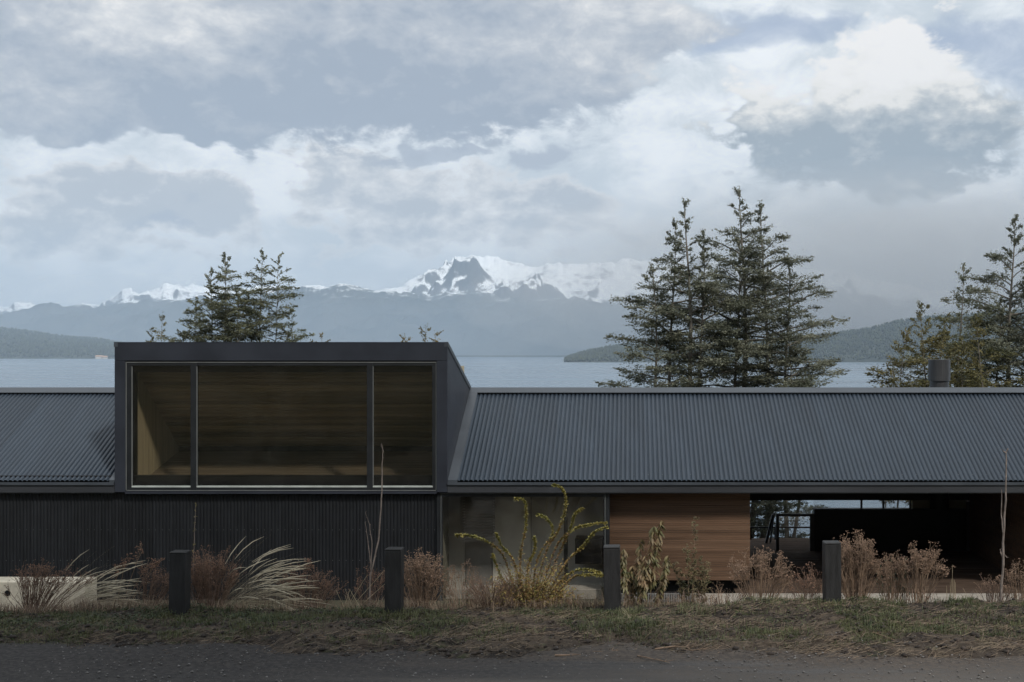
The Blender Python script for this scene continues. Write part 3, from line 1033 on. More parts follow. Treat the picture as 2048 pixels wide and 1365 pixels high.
# outer frame of four bars with a pale bead in front
fy0, fy1 = YE + .035, YE + .13
bar = .075
wpart(MB().bbox(wx0, wx1, fy0, fy1, wz1 - .085, wz1, .004), 'frame_head', M['frame'], win)
wpart(MB().bbox(wx0, wx1, fy0, fy1, wz0, wz0 + .07, .004), 'frame_sill', M['frame'], win)
wpart(MB().bbox(wx0, wx0 + .10, fy0 + .001, fy1, wz0 + .07, wz1 - .085, .004), 'frame_stile', M['frame'], win)
wpart(MB().bbox(wx1 - .09, wx1, fy0 + .001, fy1, wz0 + .07, wz1 - .085, .004), 'frame_stile', M['frame'], win)
for a, b in ((380, 392), (733, 745)):
    wpart(MB().bbox(hx(a), hx(b), fy0 - .012, fy1, wz0 + .012, wz1 - .03, .004), 'mullion', M['frame'], win)
bd = MB()
bw = .016
bd.box(wx0 + .005, wx1 - .005, fy0 - .012, fy0 - .0005, wz1 - .028, wz1 - .012)
bd.box(wx0 + .02, wx1 - .02, fy0 - .014, fy0 - .0005, wz0 + .006, wz0 + .018)
bd.box(wx0 + .004, wx0 + .018, fy0 - .012, fy0 - .0005, wz0 + .02, wz1 - .03)
bd.box(wx1 - .018, wx1 - .004, fy0 - .012, fy0 - .0005, wz0 + .02, wz1 - .03)
wpart(bd, 'bead', M['bead'], win)
for a, b in ((262, 380), (392, 733), (745, 865)):
    xa, xb = hx(a), hx(b)
    wpart(MB().box(xa - .01, xb + .01, fy0 + .045, fy0 + .055, wz0 + .06, wz1 - .08), 'pane', M['glass_dark'], win)
    q = MB()
    q.box(xa, xb, fy0 - .006, fy0 + .04, wz0 + .071, wz0 + .100)           # pale wet sill of the pane
    wpart(q, 'pane_sill', M['sill'], win)
    q = MB().box(xa - .002, xa + .009, fy0 - .008, fy0 + .03, wz0 + .101, wz1 - .10)
    wpart(q, 'bead', M['bead'], win)

# room behind the box window
IX0, IX1 = BX0 + .20, BX1 - .10
yF, yBk = YE + .60, 26.1
zc0, zc1 = PZ(745, yF), PZ(893, yBk)
zf0, zf1 = PZ(971, yF), PZ(903, yBk)
rv = MB()
rv.box(IX0 - .05, IX0, YE + .14, yF, ZE0, BZ1 - .3)
rv.box(IX1, IX1 + .05, YE + .14, yF, ZE0, BZ1 - .3)
rv.prism([(YE + .131, ZW1 - .01), (yF, zc0 + .06), (yF, zc0), (YE + .131, ZW1 - .09)], IX0, IX1)
rv.prism([(YE + .131, ZE0 - .02), (YE + .131, zs + .02), (yF, zf0), (yF, zf0 - .06)], IX0, IX1)
part(rv, 'window_reveal', M['black'])
ceil_ = empty('sloping_ceiling', (hx(560), yF, zc0)); ceil_.parent = house; ceil_.matrix_parent_inverse = Matrix.Translation(-house.location)


def boards_plane(parent, name, x0, x1, ya, za, yb, zb, nb, material, gap=.014, th=.02, rnd=random.Random(1)):
    """boards running along x on an inclined plane, each a piece"""
    for i in range(nb):
        a, b = i / nb, (i + 1) / nb
        L = math.hypot(yb - ya, zb - za)
        b2 = b - gap / L
        off = rnd.uniform(-.002, .002)
        p = [(ya + (yb - ya) * k, za + (zb - za) * k) for k in (a, b2)]
        ny, nz = (zb - za) / L, -(yb - ya) / L
        wpart(MB().prism([(p[0][0] + ny * off, p[0][1] + nz * off), (p[1][0] + ny * off, p[1][1] + nz * off),
                          (p[1][0] - ny * th, p[1][1] - nz * th), (p[0][0] - ny * th, p[0][1] - nz * th)], x0, x1), name, material, parent)


wood_tones = [mat('ceiling_board_%d' % i, (0.50 * k, 0.42 * k, 0.30 * k), 0.5, 0.25, 2.0, 0.1, 30, stretch=(.25, 2, 4), spec=.3) for i, k in enumerate((.72, 1.0, 1.25))]
M['dark_lining'] = mat('dark_lining', (0.13, 0.105, 0.075), 0.6, 0.25, 2.0, stretch=(.25, 2, 4), spec=.3)
rw = random.Random(8)
nb = 24
for i in range(nb):
    boards_plane(ceil_, 'board', IX0, IX1, yF + (yBk - yF) * i / nb, zc0 + (zc1 - zc0) * i / nb, yF + (yBk - yF) * (i + 1) / nb, zc0 + (zc1 - zc0) * (i + 1) / nb, 1, rw.choice(wood_tones), rnd=rw)
low_ = empty('lower_lining', (hx(560), yF, zf0)); low_.parent = house; low_.matrix_parent_inverse = Matrix.Translation(-house.location)
for i in range(14):
    a, b = i / 14, (i + 1) / 14
    ya, yb = yF + (yBk - yF) * a, yF + (yBk - yF) * b - .006
    za, zb = zf0 + (zf1 - zf0) * a, zf0 + (zf1 - zf0) * b - .002
    wpart(MB().prism([(ya, za), (yb, zb), (yb, zb - .03), (ya, za - .03)], IX0, IX1), 'board', M['dark_lining'], low_)
side_ = empty('side_lining', (IX0, yF, zf0)); side_.parent = house; side_.matrix_parent_inverse = Matrix.Translation(-house.location)
nb = 22
for i in range(nb):
    a, b = i / nb, (i + 1) / nb
    ya, yb = yF + (yBk + .1 - yF) * a, yF + (yBk + .1 - yF) * b - .005
    zb0 = zf0 - .1; zb1 = zc0 + .1
    wpart(MB().box(IX0 - .03, IX0 + rw.uniform(-.001, .0015), ya, yb, zb0, zb1), 'board', M['pale_wood_v'], side_)
part(MB().box(IX1, IX1 + .03, yF + .01, yBk + .1, zf0 - .1, zc0 + .1), 'side_wall', M['pale_wood_v'])
part(MB().box(IX0, IX1, yBk + .02, yBk + .06, zf1 - .3, zc1 + .4), 'dark_slot', M['black'])

# --- corrugated front wall, left
WY = YE + .135
wall_ = empty('corrugated_wall', (hx(420), WY, -.2)); wall_.parent = house; wall_.matrix_parent_inverse = Matrix.Translation(-house.location)
wme = corr_mesh('wall_sheet', PITCH * .72 * 12, 2.35, PITCH * .72, .010)
wme.materials.append(M['wall_metal'])
wme.polygons.foreach_set('use_smooth', np.ones(len(wme.polygons), dtype=bool))
ww = PITCH * .72 * 12
x = hx(876) - ww
while x > XL - ww:
    o = bpy.data.objects.new('wall_sheet', wme)
    COL.objects.link(o); o.parent = wall_
    o.matrix_parent_inverse = Matrix.Translation(-wall_.location)
    o.location = (x, WY + rs.uniform(-.002, .002), -.38)
    o.rotation_euler = (R(90), 0, 0)
    x -= ww
sw = MB()
for pz in (1060, 1121, 1180):
    xx = XL
    while xx < hx(876):
        sw.lump((xx, WY - .013, PZ(pz, WY)), .009, rr)
        xx += PITCH * .72 * 2
wpart(sw, 'screws', M['bead'], wall_)['kind'] = 'stuff'
part(MB().box(XL, hx(876), WY + .03, WY + .2, -.4, ZE0 + .3), 'wall_core', M['black'])
part(MB().box(hx(872), hx(879), WY - .05, WY + .2, -.4, ZE0 - .03), 'corner_post', M['frame'])

# --- glass bay
GY = YE + .10
gx0, gx1 = hx(880), hx(1211)
bay = empty('bay_window', (hx(1045), GY, -.3)); bay.parent = house; bay.matrix_parent_inverse = Matrix.Translation(-house.location)
gz0, gz1 = -.32, ZE0 - .02
wpart(MB().bbox(gx0, gx1, GY - .03, GY + .05, gz1 - .075, gz1, .004), 'frame_head', M['frame'], bay)
wpart(MB().bbox(gx0, gx0 + .035, GY - .03, GY + .05, gz0, gz1 - .075, .004), 'frame_stile', M['frame'], bay)
wpart(MB().bbox(gx1 - .035, gx1, GY - .03, GY + .05, gz0, gz1 - .075, .004), 'frame_stile', M['frame'], bay)
wpart(MB().bbox(gx0, gx1, GY - .03, GY + .05, gz0 - .05, gz0, .004), 'frame_sill', M['frame'], bay)
q = MB()
q.box(gx0 + .002, gx1 - .002, GY - .036, GY - .0305, gz1 - .012, gz1 - .002)
q.box(gx1 - .014, gx1 - .004, GY - .036, GY - .0305, gz0, gz1 - .014)
q.box(gx0 + .004, gx0 + .012, GY - .036, GY - .0305, gz0, gz1 - .014)
wpart(q, 'bead', M['bead'], bay)
wpart(MB().box(gx0 + .03, gx1 - .03, GY + .005, GY + .015, gz0, gz1 - .07), 'pane', M['glass'], bay)
part(MB().box(gx1 + .002, gx1 + .075, GY - .02, GY + .35, -.32, ZE0 + .05), 'corner_post', M['frame'])
# room behind the bay
room = MB()
part(MB().box(gx0 - .05, 2.3, GY + .1, 29.0, -.42, -.32), 'room_floor', M['deck'])
part(MB().box(gx0 - .1, gx0 - .05, GY + .05, 29.0, -.4, ZE0 + .06), 'room_wall', M['plaster'])
part(MB().bbox(gx0 + .06, gx1 - .08, GY + .18, GY + .62, -.31, .055, .01), 'window_bench', M['concrete'])
pnl = empty('room_panelling', (hx(1045), 24.8, -.3)); pnl.parent = house; pnl.matrix_parent_inverse = Matrix.Translation(-house.location)
xs_ = [PX(p, 24.8) for p in (860, 930, 985, 1062, 1128, 1135, 1250, 1300)]
tone = [mat('panel_tone_%d' % i, c, .7, .12, 1.0) for i, c in enumerate(((.44, .42, .38), (.22, .21, .195), (.64, .61, .54), (.52, .50, .45), (.06, .06, .06), (.48, .46, .42), (.3, .3, .28)))]
for i in range(7):
    wpart(MB().box(xs_[i] + .006, xs_[i + 1] - .006, 24.8, 24.85, -.31, ZE0 + .05), 'panel', tone[i], pnl)
slat = empty('louvre_blind', (PX(900, 24.6), 24.6, 0)); slat.parent = house; slat.matrix_parent_inverse = Matrix.Translation(-house.location)
for i in range(20):
    z = 0.85 + i * .055
    wpart(MB().box(PX(925, 24.4), PX(990, 24.4), 24.4, 24.43, z, z + .038), 'slat', tone[1], slat)
part(MB().bbox(PX(1150, 24.3), PX(1205, 24.3), 24.3, 24.78, .42, .92, .01), 'wall_cabinet', M['black'])

# --- timber wall
TY = YE + .42
tw = empty('timber_wall', (hx(1355), TY, .19)); tw.parent = house; tw.matrix_parent_inverse = Matrix.Translation(-house.location)
tx0, tx1 = PX(1217, TY), PX(1500, TY)
larch = [mat('larch_board_%d' % i, c, 0.55, 0.32, 2.0, 0.2, 40, stretch=(.22, 3, 7), spec=.3) for i, c in enumerate(((.118, .070, .044), (.112, .066, .041), (.126, .076, .048), (.105, .061, .038)))]
bz = PZ(1161, TY); bh = .044
z = bz
while z < ZE0 + .05:
    wpart(MB().bbox(tx0, tx1, TY + rw.uniform(-.003, .003), TY + .03, z, z + bh - .0028, .0014), 'board', rw.choice(larch), tw)
    z += bh
wpart(MB().box(tx0, tx1 - .01, TY + .035, TY + .14, bz + .01, ZE0 + .06), 'backing', M['black'], tw)
part(MB().box(tx0, 2.3, TY + .3, TY + .36, -.32, bz + .05), 'recess_wall', M['black'])
part(MB().box(tx1 - .06, tx1 - .002, TY + .141, 29.0, -.02, ZE0 + .06), 'breezeway_wall', M['black'])
# vent grille under the timber wall
gr = empty('vent_grille', (hx(1310), YE - .1, -.2)); gr.parent = house; gr.matrix_parent_inverse = Matrix.Translation(-house.location)
g = MB(); ya = YE - .05
xx = PX(1240, ya)
while xx < PX(1384, ya):
    g.box(xx, xx + .014, ya, ya + .03, PZ(1228, ya), PZ(1187, ya)); xx += .0335
wpart(g, 'bars', M['grate'], gr)['kind'] = 'stuff'
for zz in (1188, 1201, 1214):
    wpart(MB().box(PX(1239, ya), PX(1385, ya), ya + .031, ya + .045, PZ(zz + 2, ya), PZ(zz, ya)), 'rail', M['grate'], gr)
part(MB().box(PX(1238, ya), PX(1386, ya), ya + .3, ya + .34, -.6, PZ(1190, ya)), 'grille_back', M['black'])

# --- breezeway
BY = 28.5
part(MB().box(tx1 + .0, XR_, YE + .1, 30.4, -.10, -.012), 'deck_slab', M['black'])
dkp = empty('deck', (5, 26, -.01)); dkp.parent = house; dkp.matrix_parent_inverse = Matrix.Translation(-house.location)
yy = YE + .12
while yy < 30.3:
    wpart(MB().box(tx1 - .3, 8.4, yy, yy + .135, -.01, .004 + rw.uniform(-.002, .002)), 'plank', M['deck'], dkp)
    yy += .142
part(MB().box(tx1 - .4, XR_, BY, BY + .16, PZ(1001, BY), ZE0 + .06), 'rear_lintel', M['black'])
part(MB().bbox(PX(1628, BY), PX(1935, BY), BY - .05, BY + .20, .005, PZ(1018, BY), .008), 'fireplace_wall', M['black'])
part(MB().box(PX(1932, BY), PX(1938, BY), BY - .07, BY - .052, .02, PZ(1003, BY)), 'wall_edge', M['fascia'])
# wooden side wall on the right
rs_ = empty('side_timber_wall', (PX(1938, BY), 26, 0)); rs_.parent = house; rs_.matrix_parent_inverse = Matrix.Translation(-house.location)
z = .006
while z < ZE0 + .05:
    wpart(MB().box(PX(1938, BY), PX(1938, BY) + .03, YE + .3, BY + .2, z, z + bh - .006), 'board', rw.choice(larch), rs_)
    z += bh
part(MB().box(PX(1938, BY) + .035, XR_, YE + .3, BY + .2, -.3, ZE0 + .06), 'end_room', M['wall_metal'])
# strip window over the fireplace wall
st = empty('strip_window', (PX(1725, BY), BY + .1, PZ(1018, BY))); st.parent = house; st.matrix_parent_inverse = Matrix.Translation(-house.location)
za, zb = PZ(1018, BY) + .004, PZ(1001, BY) - .002
for a, b in ((1628, 1722), (1727, 1766), (1770, 1820)):
    wpart(MB().box(PX(a, BY), PX(b, BY), BY + .08, BY + .09, za, zb), 'pane', M['glass'], st)
for a in (1722, 1766, 1820):
    wpart(MB().box(PX(a, BY) + .005, PX(a, BY) + .05, BY + .07, BY + .12, za, zb), 'mullion', M['steel'], st)
part(MB().box(PX(1826, BY), PX(1934, BY), BY + .06, BY + .11, za, zb), 'pale_panel', M['plaster'])
# steel framed door beside it, and the terrace railing outside
dr = empty('glazed_door', (PX(1590, BY), BY, 0)); dr.parent = house; dr.matrix_parent_inverse = Matrix.Translation(-house.location)
dz0, dz1 = PZ(1106, BY), PZ(1028, BY)
for a, b in ((1552, 1558), (1620, 1631)):
    wpart(MB().bbox(PX(a, BY), PX(b, BY), BY - .02, BY + .05, dz0, dz1, .004), 'stile', M['steel'], dr)
wpart(MB().bbox(PX(1558, BY), PX(1620, BY), BY - .02, BY + .05, dz1 - .06, dz1, .004), 'top_rail', M['steel'], dr)
wpart(MB().bbox(PX(1558, BY), PX(1620, BY), BY - .02, BY + .05, dz0, dz0 + .03, .004), 'bottom_rail', M['steel'], dr)
wpart(MB().box(PX(1558, BY), PX(1620, BY), BY + .01, BY + .018, dz0 + .03, dz1 - .06), 'pane', M['glass'], dr)
rl = empty('terrace_railing', (PX(1540, 30), 30.2, 0)); rl.parent = house; rl.matrix_parent_inverse = Matrix.Translation(-house.location)
RY = 30.2
wpart(MB().box(tx1 - .6, 6.2, RY, RY + .04, PZ(1057, RY), PZ(1054, RY)), 'handrail', M['steel'], rl)
for a in (1500, 1549, 1640, 1740):
    wpart(MB().box(PX(a, RY), PX(a, RY) + .05, RY + .041, RY + .08, -.1, PZ(1057, RY)), 'baluster', M['steel'], rl)
q = MB().tube([(PX(1531, 29.6), 29.6, -.05), (PX(1546, 29.6), 29.6, PZ(1030, 29.6))], .035, 6)
wpart(q, 'brace', M['steel'], rl)
q = MB().tube([(PX(1541, 29.6), 29.7, -.05), (PX(1549, 29.6), 29.7, PZ(1028, 29.6))], .025, 6)
wpart(q, 'brace', M['steel'], rl)
# chimney and its flue
ch = empty('chimney', (PX(1878, 28.3), 28.3, .9)); ch.parent = house; ch.matrix_parent_inverse = Matrix.Translation(-house.location)
cx_ = PX(1878.5, 28.3)


def drum(x, y, z0, z1, r, n=28, hollow=0.0):
    mb = MB()
    prof = [(r, z0), (r, z1), (r - .012, z1 + .004)]
    if hollow: prof += [(r - .02, z1 - .12), (0.001, z1 - .13)]
    else: prof += [(0.001, z1 + .004)]
    prof = [(0.001, z0)] + prof
    b0 = 0
    for rr_, zz in prof:
        for k in range(n):
            q_ = 2 * math.pi * k / n
            mb.v.append((x + rr_ * math.cos(q_), y + rr_ * math.sin(q_), zz))
    for i in range(len(prof) - 1):
        for k in range(n):
            k2 = (k + 1) % n
            mb.f.append((i * n + k, i * n + k2, (i + 1) * n + k2, (i + 1) * n + k))
    return mb


wpart(drum(cx_, 28.3, PZ(762, 28.3), PZ(720, 28.3), .25, hollow=1), 'cowl', M['chimney'], ch)
wpart(drum(cx_, 28.3, ZE0 - .2, PZ(760, 28.3), .218), 'flue_pipe', M['chimney'], ch)
wpart(drum(cx_, 28.3, PZ(1018, 28.3) - .01, ZE0 - .2, .215), 'stove_flue', M['black'], ch)
# rear wall of the closed rooms
part(MB().box(XL, tx1 - .07, 29.0, 29.2, -1.5, ZE0 + .06), 'rear_wall', M['wall_metal'])
for x0, x1 in ((XL, XL + .1), (XR_ - .1, XR_)):
    part(MB().prism([(WY + .2, -.5), (WY + .2, ZE0), (YR, ZR - .26), (29.2, ZE0), (29.2, -1.5)], x0, x1), 'gable_wall', M['wall_metal'])
part(MB().box(PX(1938, BY) + .036, XR_ - .1, 29.0, 29.2, -1.5, ZE0 + .06), 'rear_wall', M['wall_metal'])

# apron in front of the breezeway
ap = MB().bbox(PX(1386, 23.3), 10.5, 21.7, YE + .10, -.14, .012, .01)
tag(ap.build('patio', M['concrete']), 'pale concrete apron in front of the open passage', kind='structure')
# pale block by the wall on the left
bl = MB()
bx0, bx1, by = PX(-60, 21.9), PX(170, 21.9), 21.9
bl.bbox(bx0, bx1, by, by + .5, -.4, PZ(1164, by), .012)
blk = bl.build('concrete_block', M['white_conc'])
tag(blk, 'low pale concrete block with a round hole, behind the grasses at the corrugated wall', 'concrete block')
hole = MB()
hcx, hcz = PX(15, by), PZ(1187, by)
nn = 16
for k in range(nn):
    q_ = 2 * math.pi * k / nn
    hole.v.append((hcx + .055 * math.cos(q_), by - .003, hcz + .055 * math.sin(q_)))
hole.f.append(tuple(range(nn - 1, -1, -1)))
hole.build('round_hole', M['black'], blk)

# ------------------------------------------------------------------ trees
def foliage_mat(name, col, col2, island=.35, trans=.38, rough=.6):
    return mat(name, col, rough, .3, .9, col2=col2, island=island, trans=trans, spec=.25, detail=3.0)


M['bark'] = mat('grey_bark', (0.16, 0.145, 0.125), .9, .3, 6, .3, 20)
M['coihue'] = foliage_mat('beech_leaves', (0.165, 0.182, 0.128), (0.255, 0.262, 0.198))
M['coihue_olive'] = foliage_mat('olive_leaves', (0.13, 0.132, 0.055), (0.23, 0.20, 0.09))
M['coihue_far'] = foliage_mat('grey_green_leaves', (0.150, 0.168, 0.105), (0.235, 0.240, 0.150))
M['yellow_leaf'] = foliage_mat('yellow_leaves', (0.17, 0.15, 0.05), (0.27, 0.21, 0.09))


def leaf_cards(C, Dn, rng, ln, wd, flat=.35):
    """elongated leaf faces, two triangles each, lying mostly flat, pointing along Dn"""
    n = len(C)
    d = Dn + rng.normal(0, .55, (n, 3)) * np.array([1, 1, .5])
    d /= np.linalg.norm(d, axis=1)[:, None] + 1e-9
    up = np.array([0, 0, 1.0]) + rng.normal(0, flat, (n, 3))
    sd = np.cross(d, up); sd /= np.linalg.norm(sd, axis=1)[:, None] + 1e-9
    L = ln * rng.uniform(.6, 1.35, n)[:, None]; W = wd * rng.uniform(.6, 1.3, n)[:, None]
    V = np.stack([C - d * L * .5, C + sd * W * .5 - d * L * .02, C + d * L * .5, C - sd * W * .5 + d * L * .05], 1).reshape(-1, 3)
    return V, np.arange(4 * n).reshape(-1, 4)


def make_tree(name, base, top, seed, stems, crown, width_at, n_br, leaf, mats, label, group=None, dens=1.0, airy=.80, r0=.2, up_top=58, low_gap=0.0):
    """southern beech: near-upright stems, spreading limbs that carry flat layered pads of small leaves, feathery shoots at the top.
    stems: [(dx, dy, height share)], crown: height share of the lowest limb, width_at(t) -> limb reach in metres"""
    rnd = random.Random(seed); rng = np.random.default_rng(seed)
    base = Vector(base); H = top - base.z
    root = empty(name, base)
    tag(root, label, 'tree', group)
    tr = MB(); br = MB()
    C = []; Dn = []

    def spray(p, d, L, n, rad):
        """leaves along a twig"""
        k = rng.random(n) ** .8
        c_ = np.array(p)[None, :] + np.array(d)[None, :] * (k * L)[:, None] + rng.normal(0, rad, (n, 3)) * np.array([1, 1, .45])
        C.append(c_); Dn.append(np.repeat(np.array(d)[None, :], n, 0))

    def pad_at(p, d, pr):
        """flat drooping pad of foliage with feathered rim"""
        n = int(62 * dens * pr / .5 * rnd.uniform(.7, 1.2))
        q = rng.random(n) ** .55 * pr; th = rng.uniform(0, 2 * np.pi, n)
        tilt = Vector((rnd.uniform(-.2, .2) + .22 * d.x, rnd.uniform(-.2, .2) + .22 * d.y, 0))
        x = q * np.cos(th); y = q * np.sin(th)
        z = -.30 * q * q / max(pr, .1) + rng.normal(0, .085, n) + tilt.x * x + tilt.y * y
        C.append(np.array(p)[None, :] + np.stack([x, y, z], 1))
        Dn.append(np.stack([np.cos(th), np.sin(th), -.25 + 0 * th], 1))
        for k in range(3):
            th_ = math.atan2(d.y, d.x) + rnd.uniform(-1.3, 1.3)
            e = Vector((math.cos(th_), math.sin(th_), rnd.uniform(-.1, .45))).normalized()
            o = Vector(p) + Vector((math.cos(th_), math.sin(th_), -.1)) * pr * .6
            L_ = pr * rnd.uniform(.5, .95)
            br.tube([o, o + e * L_], [.008, .004], 3, cap=False)
            spray(o, e, L_, int(9 * dens) + 2, .05)

    for si, (dx, dy, hs) in enumerate(stems):
        n = 12
        path = []
        ph = rnd.uniform(0, 6); ph2 = rnd.uniform(0, 6)
        for i in range(n + 1):
            t_ = i / n
            k = min(1, t_ * 2.2)
            path.append(base + Vector((dx * k + .16 * math.sin(ph + t_ * 8) * t_, dy * k + .14 * math.cos(ph2 + t_ * 7) * t_, H * hs * t_)))
        rr_ = [max(.008, r0 * (1 - .97 * (i / n) ** .8) * (1 if si == 0 else .72)) for i in range(n + 1)]
        tr.tube(path, rr_, 7)

        def at(t_):
            f = t_ * n; i = min(n - 1, int(f)); return path[i].lerp(path[i + 1], f - i)
        nb = max(4, int(n_br * hs / len(stems)))
        az = rnd.uniform(0, 6)
        for b in range(nb):
            t_ = crown + (.99 - crown) * ((b + rnd.random()) / nb) ** .8
            az += 2.4 + rnd.uniform(-.6, .6)
            top_part = max(0.0, (t_ - airy) / (1 - airy))
            L = width_at(t_ * hs) * rnd.uniform(.45, 1.02) * min(1.0, .14 + (1 - t_) * H * hs * .30)
            L = max(L, .34 if H < 18 else .5)
            elv = R(4 + (up_top - 4) * max(0, (t_ - .5) / .5) ** 1.3 + rnd.uniform(-12, 12))
            d = Vector((math.cos(az), math.sin(az), 0))
            p = at(t_); pts = [p]
            m_ = 5
            for i in range(1, m_ + 1):
                e = elv * (1 - .8 * i / m_ * (1 - top_part)) + R(rnd.uniform(-8, 8))
                d2 = (d + Vector((rnd.uniform(-.22, .22), rnd.uniform(-.22, .22), 0))).normalized()
                pts.append(pts[-1] + (d2 * math.cos(e) + Vector((0, 0, math.sin(e)))) * (L / m_))
            rb = max(.006, .020 * L ** .8 * r0 / .2)
            br.tube(pts, [max(.004, rb * (1 - .8 * i / m_)) for i in range(m_ + 1)], 4, cap=False)
            dl = (pts[-1] - pts[0]).normalized()
            if L > .75 and top_part < .55:
                k_ = 2 if L < 1.4 else 3 if L < 2.4 else 4
                for q in range(k_):
                    s_ = (.42 + .58 * (q + rnd.uniform(.2, 1.0)) / k_) * m_
                    i = min(m_ - 1, int(s_)); pc = pts[i].lerp(pts[i + 1], min(1, s_ - i))
                    side = Vector((-dl.y, dl.x, 0)) * rnd.uniform(-.26, .26) * L
                    pc2 = pc + side + Vector((0, 0, rnd.uniform(-.04, .08)))
                    if side.length > .12: br.tube([pc, pc2], [.008, .005], 3, cap=False)
                    pad_at(pc2, dl, (.20 + .13 * L) * rnd.uniform(.7, 1.3))
            else:
                spray(pts[1], dl, L, int(15 * dens * L + 3), .045)
                for q in range(4):
                    i = rnd.randint(1, m_ - 1)
                    e = (dl + Vector((rnd.uniform(-.8, .8), rnd.uniform(-.8, .8), rnd.uniform(-.1, .6)))).normalized()
                    L_ = L * rnd.uniform(.25, .5)
                    br.tube([pts[i], pts[i] + e * L_], [.005, .003], 3, cap=False)
                    spray(pts[i], e, L_, int(16 * dens * L_ + 3), .035)
        spray(at(.93), (path[-1] - path[-2]).normalized(), H * hs * .08, int(12 * dens), .05)
    C = np.concatenate(C); Dn = np.concatenate(Dn)
    V, Q = leaf_cards(C, Dn, rng, leaf, leaf * .55, .5)
    tr.build('trunk', M['bark'], root, True)
    br.build('limbs', M['bark'], root)['kind'] = 'stuff'
    link('crown', mesh_np('crown', V, Q), mats, root)
    return root


def slope_z(y): return -.4 - .275 * max(0, y - 30.5)


def bell(a, b, lo, hi, peak):
    """reach of the limbs: rises from lo at height share a to hi at peak, then narrows to the tip at b"""
    def f(t_):
        if t_ < peak: return lo + (hi - lo) * max(0, (t_ - a) / max(1e-3, peak - a))
        return max(.1, hi * max(0, 1 - (t_ - peak) / (b - peak)) ** .62)
    return f


def tree_at(name, px, pytop, d, seed, stems, crown, wfun, n_br, leaf, m_, label, **kw):
    return make_tree(name, (PX(px, d), d, slope_z(d) - .2), PZ(pytop, d), seed, stems, crown, wfun, n_br, leaf, m_, label, **kw)


# the two tall beeches behind the passage
tree_at('beech_tree', 1376, 402, 46, 11, [(0, 0, 1.0), (-.6, .5, .95), (-1.3, -.3, .84), (.5, .3, .92)], .08, bell(.05, 1.03, 1.8, 2.3, .68), 240, .095, M['coihue'],
        'tall layered beech with a rounded crown, beside a taller twin', group='tall beeches behind the house', r0=.24, dens=3.0)
tree_at('beech_tree', 1486, 380, 48, 12, [(0, 0, 1.0), (.9, .4, .97), (1.7, 0, .84), (-.3, -.6, .88)], .08, bell(.05, 1.03, 2.2, 2.8, .66), 265, .095, M['coihue'],
        'tallest layered beech, reaching right above the roof, dense and dark', group='tall beeches behind the house', r0=.26, dens=3.0)
tree_at('beech_tree', 1575, 640, 47, 13, [(0, 0, 1.0), (.5, .2, .9)], .35, bell(.05, 1.05, 1.2, 1.7, .75), 60, .095, M['coihue'],
        'short bushy beech at the foot of the tallest tree', group='tall beeches behind the house', r0=.14, dens=3.0)
# left cluster behind the box
tree_at('beech_tree', 448, 510, 76, 21, [(0, 0, 1.0), (-1.0, .4, .96), (.8, -.3, .9)], .55, bell(.3, 1.03, 1.5, 2.1, .86), 190, .12, M['coihue_far'],
        'tall feathery beech behind the box, with three tops', group='beeches behind the box', r0=.24, dens=2.0, airy=.93)
tree_at('beech_tree', 520, 504, 78, 22, [(0, 0, 1.0), (.9, .4, .99), (-.6, -.3, .88), (1.6, .2, .80)], .55, bell(.3, 1.03, 1.5, 2.1, .87), 185, .12, M['coihue_far'],
        'tallest beech behind the box, thin with bare lower stems', group='beeches behind the box', r0=.2, dens=1.9, airy=.94)
tree_at('beech_tree', 388, 600, 75, 23, [(0, 0, 1.0), (-.7, .4, .9)], .55, bell(.3, 1.03, 1.4, 2.0, .9), 90, .12, M['coihue_far'],
        'low bushy beech at the left foot of the pair behind the box', group='beeches behind the box', r0=.16, dens=2.0, airy=.95)
tree_at('young_tree', 325, 628, 85, 24, [(0, 0, 1.0), (-.8, 0, .94), (.8, 0, .92)], .65, bell(.3, 1.03, 1.0, 1.6, .93), 60, .10, M['coihue_olive'],
        'pale wispy young tree at the left end of the cluster behind the box', r0=.10, dens=2.2, airy=.9)
tree_at('young_tree', 585, 618, 82, 25, [(0, 0, 1.0), (-.6, 0, .85)], .65, bell(.3, 1.03, 1.0, 1.3, .92), 60, .10, M['coihue_far'],
        'slender young beech just right of the feathery pair', r0=.10, dens=2.2, airy=.9)
tree_at('young_tree', 645, 672, 74, 26, [(0, 0, 1.0), (-.8, .2, .98)], .7, bell(.3, 1.03, 1.0, 1.4, .97), 44, .10, M['yellow_leaf'],
        'low yellow green tree top just showing over the box', r0=.10, dens=2.2, airy=.97)
tree_at('young_tree', 855, 654, 74, 27, [(0, 0, 1.0), (.4, .2, .98)], .7, bell(.3, 1.03, .6, .8, .96), 36, .10, M['yellow_leaf'],
        'small yellowish tree top over the right half of the box', r0=.08, dens=2.2, airy=.97)
tree_at('young_tree', 806, 674, 76, 28, [(0, 0, 1.0)], .7, bell(.3, 1.03, .6, .8, .97), 26, .10, M['yellow_leaf'],
        'tiny yellow green tuft over the box, left of a taller one', r0=.08, dens=2.2, airy=.97)
